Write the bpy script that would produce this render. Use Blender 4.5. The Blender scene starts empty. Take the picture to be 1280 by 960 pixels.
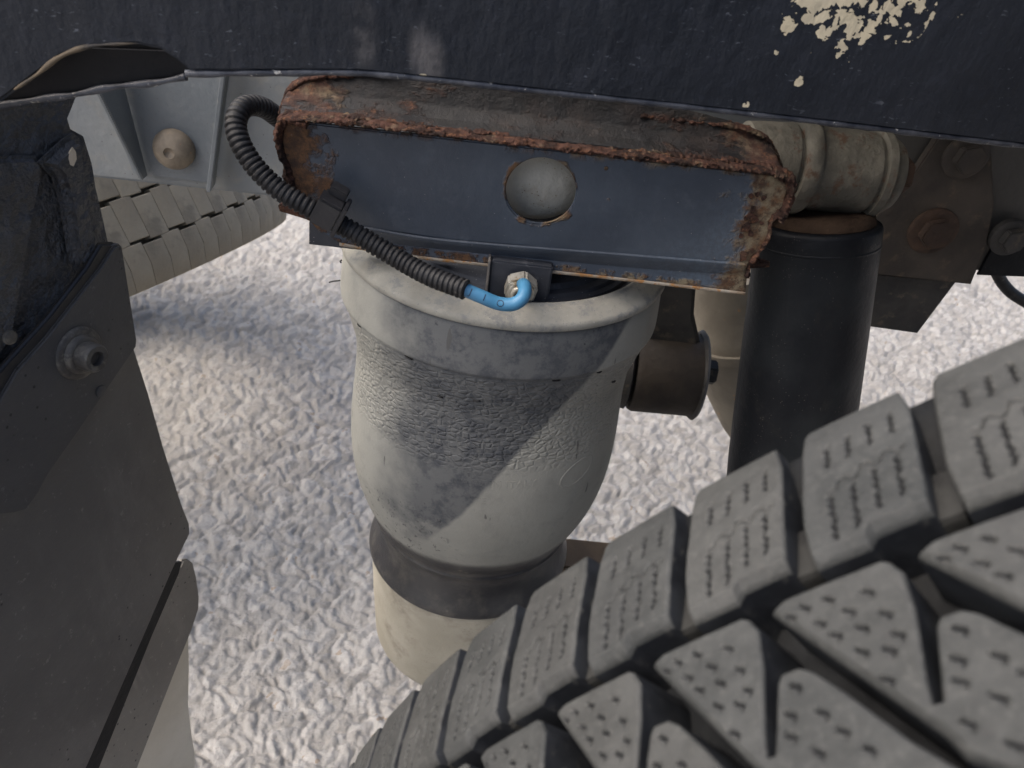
import bpy, bmesh, math, random
import numpy as np
from mathutils import Vector, Matrix
from math import radians as rad, sin, cos, pi, sqrt

scene = bpy.context.scene
C = scene.collection
random.seed(7); rng = np.random.default_rng(7)

# ------------------------------------------------------------------ camera
H = 0.97                                    # camera height above the ground
F = 950.0                                   # focal length in pixels of a 1280 wide frame
pitch, roll, yaw = rad(38), rad(8), rad(3)
fw = Vector((sin(yaw)*cos(pitch), cos(yaw)*cos(pitch), -sin(pitch)))
r0 = Vector((cos(yaw), -sin(yaw), 0)); u0 = r0.cross(fw)
RT = cos(roll)*r0 + sin(roll)*u0; UP = -sin(roll)*r0 + cos(roll)*u0
cam_d = bpy.data.cameras.new('camera'); cam = bpy.data.objects.new('camera', cam_d); C.objects.link(cam)
M = Matrix((RT, UP, -fw)).transposed().to_4x4(); M.translation = Vector((0, 0, H))
cam.matrix_world = M
cam_d.sensor_width = 36; cam_d.lens = 36*F/1280; cam_d.clip_start = .01; cam_d.clip_end = 500
cam_d.dof.use_dof = True; cam_d.dof.focus_distance = .50; cam_d.dof.aperture_fstop = 16
scene.camera = cam

# ------------------------------------------------------------------ light
SUN_EL, SUN_AZ = 52, 262                    # degrees; azimuth measured from +Y clockwise (left of the camera, a little behind)
w = bpy.data.worlds.new('World'); scene.world = w; w.use_nodes = True
nt = w.node_tree; bg = nt.nodes['Background']
sky = nt.nodes.new('ShaderNodeTexSky'); sky.sky_type = 'NISHITA'; sky.sun_disc = False
sky.sun_elevation = rad(SUN_EL); sky.sun_rotation = rad(SUN_AZ)
sky.air_density = 0.8; sky.dust_density = 5.0; sky.ozone_density = 0.9
nt.links.new(sky.outputs[0], bg.inputs[0]); bg.inputs[1].default_value = .15
sd = bpy.data.lights.new('sun', 'SUN'); so = bpy.data.objects.new('sun', sd); C.objects.link(so)
sd.energy = 1.3; sd.angle = rad(70); sd.color = (1, .95, .88)
sdir = Vector((sin(rad(SUN_AZ))*cos(rad(SUN_EL)), cos(rad(SUN_AZ))*cos(rad(SUN_EL)), sin(rad(SUN_EL))))
so.rotation_euler = sdir.to_track_quat('Z', 'Y').to_euler(); so.location = sdir*4
scene.view_settings.view_transform = 'Standard'; scene.view_settings.look = 'None'
scene.view_settings.exposure = 1.0; scene.view_settings.gamma = 1
scene.render.engine = 'CYCLES'
scene.cycles.max_bounces = 6

# ------------------------------------------------------------------ coordinates
S = .82                                     # the truck parts are measured in camera metres and scaled by this
def W(p, s=S): return Vector((p[0]*s, p[1]*s, p[2]*s + H))
def ray(px, py): return (px-640)/F*RT - (py-480)/F*UP + fw
def hit(px, py, p0, n, s=S):                # where the sight line through a pixel meets a plane (unscaled metres)
    d = ray(px, py); n = Vector(n); t = Vector(p0).dot(n)/d.dot(n)
    return W(d*t, s)
def hitY(px, py, Y, s=S): return hit(px, py, (0, Y, 0), (0, 1, 0), s)

# ------------------------------------------------------------------ object helpers
def props(o, label, cat, group=None, kind=None):
    if label: o['label'] = label
    if cat: o['category'] = cat
    if group: o['group'] = group
    if kind: o['kind'] = kind
    return o
def thing(name, label, cat, base, group=None):
    o = bpy.data.objects.new(name, None); o.empty_display_size = .05; C.objects.link(o); o.location = base
    return props(o, label, cat, group)
def root_of(o):
    v = Vector(o.location)
    while o.parent: o = o.parent; v = v + o.location
    return v
def link(name, me, m, parent=None, label=None):
    o = bpy.data.objects.new(name, me); C.objects.link(o)
    if m: me.materials.append(m)
    if parent: o.parent = parent
    if label: o['label'] = label
    return o
def mesh_obj(name, verts, faces, m, parent=None, smooth=True, label=None, uvs=None, local=False):
    """verts are world coordinates; the mesh is stored relative to the thing it belongs to"""
    off = root_of(parent) if (parent and not local) else Vector((0, 0, 0))
    me = bpy.data.meshes.new(name)
    me.from_pydata([tuple(Vector(v)-off) for v in verts], [], faces); me.update()
    if smooth: me.polygons.foreach_set('use_smooth', [True]*len(me.polygons))
    if uvs is not None:
        ul = me.uv_layers.new(name='UVMap')
        idx = np.empty(len(me.loops), dtype=np.int32); me.loops.foreach_get('vertex_index', idx)
        ul.data.foreach_set('uv', np.asarray(uvs, dtype=np.float32)[idx].ravel())
    return link(name, me, m, parent, label)
def bm_obj(name, bm, m, parent=None, smooth=False, label=None, angle=35):
    off = root_of(parent) if parent else Vector((0, 0, 0))
    bmesh.ops.translate(bm, verts=bm.verts, vec=-off)
    bmesh.ops.recalc_face_normals(bm, faces=bm.faces)
    me = bpy.data.meshes.new(name); bm.to_mesh(me); bm.free()
    me.polygons.foreach_set('use_smooth', [True]*len(me.polygons))
    if not smooth: me.set_sharp_from_angle(angle=rad(angle))
    return link(name, me, m, parent, label)

def smooth_noise(P, scale, seed=0, octaves=3):
    """cheap sum-of-sines noise, -1..1"""
    P = np.asarray(P, dtype=float)*scale; r = np.random.default_rng(seed); out = np.zeros(len(P)); a = 1; tot = 0
    for k in range(octaves):
        for j in range(4):
            d = r.normal(size=3); d /= np.linalg.norm(d); ph = r.uniform(0, 6.28)
            out += a*np.sin(P@d*(1.7**k)*6.28*r.uniform(.6, 1.4) + ph)/4
        tot += a*.6; a *= .6
    return out/tot

def plate(name, pts, n, t, m, parent, bevel=.0012, holes=None, label=None, rough=0, seed=0, seg=2):
    """flat sheet: outline pts (world, in one plane), thickness t behind the face that looks along n; holes = list of point loops"""
    n = Vector(n).normalized()
    bm = bmesh.new()
    loops = [list(pts)] + (holes or [])
    if rough:
        L2 = []
        for L in loops:
            out = []
            for i, p in enumerate(L):
                q = L[(i+1) % len(L)]; k = max(1, int((q-p).length/.003))
                for j in range(k): out.append(p.lerp(q, j/k))
            L2.append(out)
        r = random.Random(seed)
        loops = [[p + Vector([r.uniform(-1, 1)*rough, 0, r.uniform(-1, 1)*rough]) for p in L] for L in L2]
    es = []
    for L in loops:
        vs = [bm.verts.new(p) for p in L]
        es += [bm.edges.new((vs[i], vs[(i+1) % len(vs)])) for i in range(len(vs))]
    bmesh.ops.triangle_fill(bm, use_beauty=True, use_dissolve=True, edges=es, normal=n)
    top = list(bm.faces)
    ex = bmesh.ops.extrude_face_region(bm, geom=top)
    nv = [g for g in ex['geom'] if isinstance(g, bmesh.types.BMVert)]
    bmesh.ops.translate(bm, verts=nv, vec=-n*t)
    bmesh.ops.recalc_face_normals(bm, faces=bm.faces)
    if bevel:
        be = [e for e in bm.edges if e.is_manifold and len(e.link_faces) == 2 and e.calc_face_angle(0) > .7
              and (abs(e.link_faces[0].normal.dot(n)) > .9) != (abs(e.link_faces[1].normal.dot(n)) > .9)]
        bmesh.ops.bevel(bm, geom=be, offset=bevel, segments=seg, affect='EDGES', clamp_overlap=True)
    return bm_obj(name, bm, m, parent, label=label)

def frame_of(a):
    a = Vector(a).normalized(); h = Vector((0, 0, 1)) if abs(a.z) < .9 else Vector((0, 1, 0))
    u = h.cross(a).normalized(); v = a.cross(u); return a, u, v
def lathe(name, O, a, prof, m, parent, seg=96, label=None, uv=True, cap=True, smooth=True, sharp=None):
    """prof = [(s, R)] along the axis a from O (world metres)"""
    a, u, v = frame_of(a); O = Vector(O)
    V, Fc, UV = [], [], []; n = len(prof); arc = 0
    for k, (s, R) in enumerate(prof):
        if k: arc += math.hypot(s-prof[k-1][0], R-prof[k-1][1])
        for i in range(seg+1):
            t = 2*pi*i/seg
            V.append(O + a*s + (u*cos(t)+v*sin(t))*R); UV.append((t*.11, arc))
    for k in range(n-1):
        for i in range(seg):
            q = k*(seg+1)+i
            Fc.append((q, q+1, q+seg+2, q+seg+1))
    if cap:
        for k, rev in ((0, False), (n-1, True)):
            if prof[k][1] > 1e-5:
                V.append(O+a*prof[k][0]); UV.append((0, 0)); c = len(V)-1
                for i in range(seg):
                    q = k*(seg+1)+i
                    Fc.append((q+1, q, c) if not rev else (q, q+1, c))
    me_o = mesh_obj(name, V, Fc, m, parent, smooth, label, UV)
    bm = bmesh.new(); bm.from_mesh(me_o.data); bmesh.ops.recalc_face_normals(bm, faces=bm.faces); bm.to_mesh(me_o.data); bm.free()
    if smooth: me_o.data.set_sharp_from_angle(angle=rad(sharp or 50))
    return me_o

def spline(pts, n):
    """Catmull-Rom through points, n samples evenly spaced"""
    P = [Vector(p) for p in pts]; P = [P[0]*2-P[1]] + P + [P[-1]*2-P[-2]]
    out = []
    for i in range(1, len(P)-2):
        for j in range(24):
            t = j/24; a, b, c, d = P[i-1], P[i], P[i+1], P[i+2]
            out.append(.5*((2*b)+(c-a)*t+(2*a-5*b+4*c-d)*t*t+(3*b-a-3*c+d)*t**3))
    out.append(P[-2])
    L = [0]
    for i in range(1, len(out)): L.append(L[-1]+(out[i]-out[i-1]).length)
    res = []; j = 0
    for k in range(n):
        s = L[-1]*k/(n-1)
        while j < len(L)-2 and L[j+1] < s: j += 1
        f = (s-L[j])/max(1e-9, L[j+1]-L[j]); res.append(out[j].lerp(out[j+1], min(1, f)))
    return res, L[-1]
def tube(name, pts, R, m, parent, n=60, seg=16, rfun=None, label=None, noise=0, cap=True):
    path, L = spline(pts, n); V, Fc, UV = [], [], []
    T = (path[1]-path[0]).normalized(); _, u, v = frame_of(T)
    for k in range(n):
        T2 = (path[min(k+1, n-1)]-path[max(k-1, 0)]).normalized()
        q = T.rotation_difference(T2); u = q @ u; v = q @ v; T = T2
        rr = rfun(L*k/(n-1), L) if rfun else R
        for i in range(seg):
            t = 2*pi*i/seg
            r2 = rr*(1+noise*random.uniform(-1, 1)) if noise else rr
            V.append(path[k]+(u*cos(t)+v*sin(t))*r2); UV.append((i/seg, L*k/(n-1)))
    for k in range(n-1):
        for i in range(seg):
            a = k*seg+i; b = k*seg+(i+1) % seg
            Fc.append((a, b, b+seg, a+seg))
    if cap:
        Fc.append(tuple(range(seg-1, -1, -1))); Fc.append(tuple(range((n-1)*seg, n*seg)))
    return mesh_obj(name, V, Fc, m, parent, True, label, UV)
def prism_bm(O, a, R, h, sides=6, rot=0, bevel=.0008, up=None):
    a, u, v = frame_of(a); bm = bmesh.new(); O = Vector(O)
    lo = [bm.verts.new(O+(u*cos(2*pi*i/sides+rot)+v*sin(2*pi*i/sides+rot))*R) for i in range(sides)]
    hi = [bm.verts.new(x.co+a*h) for x in lo]
    bm.faces.new(lo[::-1]); bm.faces.new(hi)
    for i in range(sides): bm.faces.new((lo[i], lo[(i+1) % sides], hi[(i+1) % sides], hi[i]))
    if bevel: bmesh.ops.bevel(bm, geom=list(bm.edges), offset=bevel, segments=2, affect='EDGES')
    return bm
def box_bm(c, sx, sy, sz, rot=None, bevel=.001):
    bm = bmesh.new(); bmesh.ops.create_cube(bm, size=1)
    bmesh.ops.scale(bm, vec=(sx, sy, sz), verts=bm.verts)
    if bevel: bmesh.ops.bevel(bm, geom=list(bm.edges), offset=bevel, segments=2, affect='EDGES')
    if rot: bmesh.ops.rotate(bm, cent=(0, 0, 0), matrix=rot, verts=bm.verts)
    bmesh.ops.translate(bm, vec=Vector(c), verts=bm.verts); return bm

# ------------------------------------------------------------------ materials
class NB:
    def __init__(s, name):
        s.m = bpy.data.materials.new(name); s.m.use_nodes = True; s.t = s.m.node_tree; s.N = s.t.nodes; s.L = s.t.links
        s.b = s.N['Principled BSDF']; s.tc = s.N.new('ShaderNodeTexCoord')
    def new(s, ty, **k):
        n = s.N.new(ty)
        for a, v in k.items(): setattr(n, a, v)
        return n
    def set(s, sock, v):
        if hasattr(v, 'links') or isinstance(v, bpy.types.NodeSocket): s.L.new(v, sock)
        else: sock.default_value = v
    def co(s, which='Object', scale=(1, 1, 1), loc=(0, 0, 0), rot=(0, 0, 0)):
        mp = s.new('ShaderNodeMapping'); s.L.new(s.tc.outputs[which], mp.inputs[0])
        mp.inputs['Scale'].default_value = scale; mp.inputs['Location'].default_value = loc; mp.inputs['Rotation'].default_value = rot
        return mp.outputs[0]
    def noise(s, scale, detail=4, rough=.55, co=None, dist=0):
        n = s.new('ShaderNodeTexNoise'); n.inputs['Scale'].default_value = scale; n.inputs['Detail'].default_value = detail
        n.inputs['Roughness'].default_value = rough; n.inputs['Distortion'].default_value = dist
        s.L.new(co if co is not None else s.tc.outputs['Object'], n.inputs['Vector']); return n.outputs['Fac']
    def voro(s, scale, co=None, feature='F1', out='Distance', rand=1):
        n = s.new('ShaderNodeTexVoronoi', feature=feature); n.inputs['Scale'].default_value = scale; n.inputs['Randomness'].default_value = rand
        s.L.new(co if co is not None else s.tc.outputs['Object'], n.inputs['Vector']); return n.outputs[out]
    def math(s, op, a, b=0, clamp=False, c=None):
        n = s.new('ShaderNodeMath', operation=op, use_clamp=clamp); s.set(n.inputs[0], a); s.set(n.inputs[1], b)
        if c is not None: s.set(n.inputs[2], c)
        return n.outputs[0]
    def step(s, x, lo, hi):
        n = s.new('ShaderNodeMapRange', interpolation_type='SMOOTHSTEP'); s.set(n.inputs['Value'], x)
        n.inputs['From Min'].default_value = lo; n.inputs['From Max'].default_value = hi
        return n.outputs[0]
    def mix(s, f, a, b):
        n = s.new('ShaderNodeMix', data_type='RGBA'); s.set(n.inputs['Factor'], f)
        for k, v in (('A', a), ('B', b)):
            sock = [i for i in n.inputs if i.name == k and i.type == 'RGBA'][0]
            if isinstance(v, tuple): v = (*v, 1) if len(v) == 3 else v
            s.set(sock, v)
        return [o for o in n.outputs if o.type == 'RGBA'][0]
    def mixf(s, f, a, b): return s.math('ADD', s.math('MULTIPLY', f, s.math('SUBTRACT', b, a)), a)
    def sep(s, co):
        n = s.new('ShaderNodeSeparateXYZ'); s.L.new(co, n.inputs[0]); return n.outputs
    def dist(s, p, scale=(1, 1, 1)):
        """distance of the object-space point to p"""
        n = s.new('ShaderNodeVectorMath', operation='SUBTRACT'); s.L.new(s.tc.outputs['Object'], n.inputs[0]); n.inputs[1].default_value = p
        m = s.new('ShaderNodeVectorMath', operation='MULTIPLY'); s.L.new(n.outputs[0], m.inputs[0]); m.inputs[1].default_value = scale
        l = s.new('ShaderNodeVectorMath', operation='LENGTH'); s.L.new(m.outputs[0], l.inputs[0]); return l.outputs['Value']
    def bump(s, h, dist=.001, strength=1, normal=None):
        n = s.new('ShaderNodeBump'); s.set(n.inputs['Height'], h); n.inputs['Distance'].default_value = dist; n.inputs['Strength'].default_value = strength
        if normal is not None: s.L.new(normal, n.inputs['Normal'])
        return n.outputs[0]
    def out(s, col, rough=.6, metal=0, normal=None, spec=.5, coat=0):
        s.set(s.b.inputs['Base Color'], (*col, 1) if isinstance(col, tuple) and len(col) == 3 else col)
        s.set(s.b.inputs['Roughness'], rough); s.set(s.b.inputs['Metallic'], metal); s.b.inputs['Specular IOR Level'].default_value = spec
        s.b.inputs['Coat Weight'].default_value = coat
        if normal is not None: s.L.new(normal, s.b.inputs['Normal'])
        return s.m

def simple(name, c1, c2, scale=30, rough=.6, metal=0, bump=.0004, bscale=300, dust=None, dust_at=(.55, .7), specks=None, spec=.5):
    b = NB(name); n = b.noise(scale, 5); col = b.mix(b.step(n, .35, .65), c1, c2)
    if dust:
        d = b.step(b.noise(scale*2.3, 6, .65), *dust_at); col = b.mix(d, col, dust)
    if specks:
        sp = b.step(b.voro(420), .16, .1); gate = b.step(b.noise(60, 3), .5, .56); col = b.mix(b.math('MULTIPLY', sp, gate), col, specks)
    h = b.noise(bscale, 4, .6); h2 = b.noise(bscale*.12, 3)
    nr = b.bump(h, bump); nr = b.bump(h2, bump*3, normal=nr)
    r = b.math('ADD', b.math('MULTIPLY', b.noise(scale*1.7, 4), .25), rough-.12)
    return b.out(col, r, metal, nr, spec)

RUST_D, RUST_M, RUST_O, RUST_T = (.030, .019, .016), (.10, .050, .036), (.20, .095, .050), (.24, .185, .12)
def rust_col(b, s=1.0):
    n1 = b.noise(55*s, 7, .7); n2 = b.noise(170*s, 6, .8); n3 = b.noise(34*s, 5, .7)
    c = b.mix(b.step(n1, .38, .6), RUST_D, RUST_M); c = b.mix(b.step(n2, .52, .68), c, RUST_O)
    return b.mix(b.math('MULTIPLY', b.step(n3, .55, .68), .7), c, RUST_T)
def rust_mat(name='rust_scale', s=1.0):
    b = NB(name); col = rust_col(b, s); h = b.noise(260, 8, .75); v = b.voro(150)
    return b.out(col, .9, 0, b.bump(h, .003, 1, b.bump(v, .002)), .2)

# ================================================================== GROUND
def mat_ground(name, per_stone):
    b = NB(name)
    if per_stone:
        at = b.new('ShaderNodeAttribute', attribute_name='tint'); v = at.outputs['Fac']
        c = b.mix(v, (.22, .213, .20), (.42, .41, .39)); c = b.mix(b.step(v, .90, .95), c, (.30, .25, .20))
        c = b.mix(b.math('MULTIPLY', b.step(b.noise(24, 4), .5, .7), .4), c, (.27, .25, .22))
        c = b.mix(b.math('MULTIPLY', b.step(b.noise(130, 5, .7), .5, .7), .45), c, (.30, .28, .255))
    else:
        v = b.voro(90, feature='F1'); c = b.mix(b.step(v, .1, .6), (.47, .455, .43), (.36, .345, .32))
        c = b.mix(b.step(b.noise(7, 5), .4, .65), c, (.36, .33, .30))
    c = b.mix(b.math('MULTIPLY', b.step(b.noise(2.1, 4), .42, .62), .30), c, (.35, .33, .30))
    return b.out(c, .85, 0, b.bump(b.noise(420, 6, .7), .0015, 1, b.bump(b.noise(140, 5, .65), .003)), .3)
gm = mat_ground('ground_matrix', False); sm = mat_ground('stone_surface', True)
me = bpy.data.meshes.new('ground')
R_ = [-60, -8, -2.2, 2.8, 8, 60]
V = [(x, y, 0) for y in [-60, -8, -1, 4, 10, 60] for x in R_]; Fc = [(j*6+i, j*6+i+1, (j+1)*6+i+1, (j+1)*6+i) for j in range(5) for i in range(5)]
me.from_pydata(V, [], Fc); g = link('ground', me, gm); g['kind'] = 'structure'

def build_gravel():
    """bumpy packed surface: a fine sheet of overlapping low stones, each a tilted dome with its own height"""
    nr_, nc_ = 620, 900
    t = np.linspace(0, 1, nr_); ys = .28*(3.6/.28)**t                     # rows get wider apart with distance
    a = np.linspace(-1, 1, nc_); Y = np.repeat(ys[:, None], nc_, 1); X = Y*.12 + a[None]*(.42+.92*Y)
    def domes(X, Y, cell, hmax, seed):
        gx, gy = np.floor(X/cell).astype(int), np.floor(Y/cell).astype(int); H_ = np.full(X.shape, -1.); T = np.zeros(X.shape)
        def h1(i, j, k): v = np.sin(i*127.1+j*311.7+k*74.7+seed*19.19)*43758.5453; return v-np.floor(v)
        for di in (-1, 0, 1):
            for dj in (-1, 0, 1):
                ci, cj = gx+di, gy+dj
                dx = X-(ci+.5+(h1(ci, cj, 0)-.5)*.9)*cell; dy = Y-(cj+.5+(h1(ci, cj, 1)-.5)*.9)*cell
                an = h1(ci, cj, 2)*3.1416; ca, sa = np.cos(an), np.sin(an); u, v = dx*ca+dy*sa, -dx*sa+dy*ca
                el = 1+h1(ci, cj, 3)*.9; top = .45+.55*h1(ci, cj, 4)
                sx = (h1(ci, cj, 5)-.5)*.9; sy = (h1(ci, cj, 6)-.5)*.9
                q = np.sqrt((u/(cell*.78))**2 + (v*el/(cell*.78))**2)
                h = top - .95*q**1.9*(1+.2*np.sin(5*np.arctan2(v, u)+an*4)) + (sx*dx+sy*dy)/cell*.45
                m = h > H_; H_ = np.where(m, h, H_); T = np.where(m, h1(ci, cj, 7), T)
        return H_*hmax, T
    wx = .006*np.sin(Y*97+1.3*np.sin(X*61)); wy = .006*np.sin(X*83+1.7*np.sin(Y*71))
    Z1, T1 = domes(X+wx, Y+wy, .0165, .0062, 1); Z2, T2 = domes(X*1.03-Y*.2, Y+X*.2, .0075, .0022, 2); Z3, _ = domes(X+.3, Y, .13, .006, 3)
    Z = np.maximum(Z1, -.001) + Z2*.8 + Z3*.8
    V = np.stack([X, Y, Z+.004], -1).astype(np.float32).reshape(-1, 3)
    i0 = (np.arange(nr_-1)[:, None]*nc_ + np.arange(nc_-1)[None]).ravel(); Fq = np.stack([i0, i0+1, i0+nc_+1, i0+nc_], 1).astype(np.int32)
    me = bpy.data.meshes.new('gravel'); me.vertices.add(len(V)); me.vertices.foreach_set('co', V.ravel())
    me.loops.add(len(Fq)*4); me.loops.foreach_set('vertex_index', Fq.ravel())
    me.polygons.add(len(Fq)); me.polygons.foreach_set('loop_start', np.arange(0, len(Fq)*4, 4, dtype=np.int32))
    me.polygons.foreach_set('use_smooth', np.ones(len(Fq), dtype=bool)); me.update()
    at = me.attributes.new('tint', 'FLOAT', 'POINT'); at.data.foreach_set('value', (T1*.75+T2*.25).ravel().astype(np.float32))
    o = link('gravel', me, sm)
    props(o, 'pale rough packed gravel surface of the yard under the truck', 'gravel', kind='stuff')
build_gravel()

# ================================================================== MATERIALS OF THE TRUCK
def m_rail():
    b = NB('grey_rail_paint'); n = b.noise(9, 5); c = b.mix(b.step(n, .35, .65), (.135, .147, .152), (.185, .195, .192))
    X = b.sep(b.tc.outputs['Object'])
    c = b.mix(b.math('MULTIPLY', b.step(b.noise(38, 6, .7), .5, .72), .5), c, (.22, .205, .17))
    c = b.mix(b.math('MULTIPLY', b.step(X[0], .12, .34), .88), c, (.048, .044, .038))      # shade on the rail's right end, painted in as a dark brown tint
    sp = b.step(b.voro(160), .09, .05); c = b.mix(sp, c, (.07, .065, .06))
    return b.out(c, .6, 0, b.bump(b.noise(140, 5), .0006), .4)
M_RAIL = m_rail()
M_GUSSET = simple('dirty_brown_steel', (.038, .032, .027), (.066, .054, .043), 22, .8, 0, .0006, 220, dust=(.12, .09, .06), dust_at=(.55, .75))
M_GUSGREY = simple('grey_bracket_steel', (.115, .13, .138), (.155, .168, .172), 16, .55, 0, .0004, 200, dust=(.20, .195, .175), dust_at=(.6, .8), specks=(.09, .08, .07))
M_DARKSTEEL = simple('dark_sooty_steel', (.022, .022, .022), (.045, .042, .038), 25, .7, 0, .0006, 250, dust=(.09, .075, .055))
M_BOLT = simple('dusty_bolt_steel', (.22, .18, .13), (.14, .115, .085), 60, .65, .2, .0005, 350, dust=(.34, .17, .08), dust_at=(.6, .7))
M_RUSTBOLT = simple('rusty_bolt', (.040, .025, .017), (.070, .041, .026), 60, .85, 0, .0008, 300)
M_SHOCK = simple('black_shock_paint', (.006, .007, .009), (.012, .014, .016), 18, .5, 0, .0004, 160, dust=(.016, .016, .016), dust_at=(.58, .75), specks=(.06, .055, .05), spec=.15)
M_EYE = simple('dusty_cast_steel', (.075, .070, .055), (.150, .138, .108), 34, .8, 0, .0012, 220, dust=(.085, .050, .030), dust_at=(.54, .66), specks=(.08, .06, .05))
M_BEIGE = simple('dusty_piston_paint', (.34, .315, .245), (.42, .39, .315), 14, .8, 0, .0005, 300, dust=(.27, .245, .19), dust_at=(.5, .72), specks=(.16, .14, .12))
M_BEIGE2 = simple('beige_dusty_casting', (.16, .14, .108), (.225, .20, .155), 16, .8, 0, .0006, 200, dust=(.34, .19, .09), dust_at=(.64, .72))
M_RUST = rust_mat()
M_RUSTFINE = rust_mat('rusty_sheet_edge', 1.6)
M_NUT = simple('zinc_nut', (.34, .33, .29), (.48, .47, .42), 90, .42, .55, .0004, 500, dust=(.25, .20, .13), dust_at=(.5, .66))
M_CONDUIT = simple('black_corrugated_plastic', (.008, .008, .009), (.016, .016, .017), 80, .55, 0, .0002, 500, dust=(.060, .056, .05), dust_at=(.56, .72), spec=.3)
M_CLIP = simple('black_clip_plastic', (.008, .008, .010), (.014, .014, .016), 50, .5, 0, .0002, 400, dust=(.05, .05, .05), dust_at=(.6, .8))
M_BLUE = simple('blue_air_tube', (.040, .165, .29), (.055, .19, .33), 60, .48, 0, .0001, 500, dust=(.12, .20, .26), dust_at=(.6, .85))
M_BLACK = simple('recess_shade_black', (.004, .0045, .006), (.008, .008, .010), 18, .6, 0, .0006, 120, dust=(.012, .012, .013), spec=.25)  # near-black that stands in for shade in the hollow and flap gap
M_PRINT = simple('dark_print', (.012, .03, .06), (.012, .03, .06), 60, .6, 0, 0)
M_BLOCKP = simple('dark_fitting_block', (.020, .023, .030), (.034, .038, .047), 40, .6, 0, .0003, 300, dust=(.085, .09, .10), dust_at=(.58, .8), specks=(.22, .21, .2))

def m_ring():
    b = NB('dusty_bead_ring'); c = b.mix(b.step(b.noise(30, 5), .35, .65), (.245, .238, .205), (.305, .296, .255))
    c = b.mix(b.math('MULTIPLY', b.step(b.noise(75, 6, .75), .5, .64), .6), c, (.15, .158, .165))
    c = b.mix(b.step(b.voro(380), .12, .07), c, (.13, .13, .14))
    c = b.mix(b.step(b.noise(480, 3, .8), .68, .72), c, (.42, .41, .38))
    return b.out(c, .72, 0, b.bump(b.noise(380, 6, .7), .0006), .35)
M_RING = m_ring()

# ------------------------------------------------------------------ dark-blue painted bracket with rust creeping in from its ends
BR_L, BR_R = hitY(368, 200, .483), hitY(968, 270, .483)
HR = (hitY(720, 240, .483)-hitY(676, 240, .483)).length
def m_bracket(base):
    b = NB('blue_black_bracket_paint'); P = b.sep(b.tc.outputs['Object'])
    c = b.mix(b.step(b.noise(14, 5, .6), .35, .68), (.034, .044, .060), (.058, .072, .092))
    c = b.mix(b.math('MULTIPLY', b.step(b.noise(70, 6, .7), .52, .72), .35), c, (.085, .10, .12))
    # chalky blue wear low down at the right
    wr = b.math('MULTIPLY', b.step(b.math('SUBTRACT', P[0], b.math('MULTIPLY', P[2], .9)), BR_R.x-base.x-.10, BR_R.x-base.x-.01), b.step(b.noise(300, 6, .75), .42, .60))
    c = b.mix(b.math('MULTIPLY', wr, .5), c, (.10, .14, .185))
    # rust from both ends, edge broken up by noise
    n = b.math('MULTIPLY', b.math('SUBTRACT', b.noise(48, 6, .7), .5), .085)
    nn_ = b.noise(170, 7, .8)
    e1 = b.math('SUBTRACT', b.math('SUBTRACT', BR_R.x-base.x-.004, P[0]), n)
    r1 = b.step(e1, .022, .008)
    e2 = b.math('SUBTRACT', b.math('SUBTRACT', P[0], BR_L.x-base.x+.004), n)
    r2 = b.step(e2, .012, .002)
    # rim of the hole and the lower lip
    hc = hitY(676, 240, .483)-base
    hd = b.dist(hc, (1, 0, 1)); r3 = b.math('MULTIPLY', b.step(b.math('ADD', hd, b.math('MULTIPLY', n, .16)), HR+.0024, HR+.0006), b.step(b.noise(40, 3), .48, .56))
    lipz = (hitY(640, 322, .483)-base).z
    r4 = b.math('MULTIPLY', b.step(b.math('ADD', P[2], b.math('MULTIPLY', n, .06)), lipz-.0015, lipz-.0035), b.step(b.noise(60, 5, .7), .46, .56))
    topz = (hitY(660, 181, .483)-base).z
    r5 = b.math('MULTIPLY', b.step(b.math('ADD', P[2], b.math('MULTIPLY', n, .12)), topz-.006, topz-.001), b.step(b.noise(35, 5, .7), .5, .6))
    sp = b.math('MULTIPLY', b.step(b.voro(62), .085, .06), b.step(b.noise(21, 3), .5, .55))
    m = b.math('MAXIMUM', b.math('MAXIMUM', r1, r2), b.math('MAXIMUM', b.math('MAXIMUM', r3, r4), b.math('MAXIMUM', r5, sp)))
    rc = b.mix(b.math('MULTIPLY', b.step(b.noise(90, 6, .75), .40, .62), b.step(P[0], -.05, .06)), b.mix(b.step(nn_, .40, .60), (.075, .042, .026), (.17, .085, .038)), (.25, .205, .13))
    rc = b.mix(b.math('MULTIPLY', b.step(b.noise(140, 6, .75), .50, .62), .8), rc, (.05, .030, .02))
    c = b.mix(m, c, rc)
    ds = b.step(b.noise(520, 2, .8), .71, .75); c = b.mix(ds, c, (.26, .25, .24))
    rr = b.mixf(m, b.math('ADD', .36, b.math('MULTIPLY', b.noise(45, 5), .28)), .9)
    nr = b.bump(b.noise(240, 6, .7), .0003); nr = b.bump(b.math('MULTIPLY', m, b.noise(210, 8, .8)), .0025, 1, nr); nr = b.bump(b.noise(12, 3), .002, .5, nr)
    return b.out(c, rr, 0, nr, .5)
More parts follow.
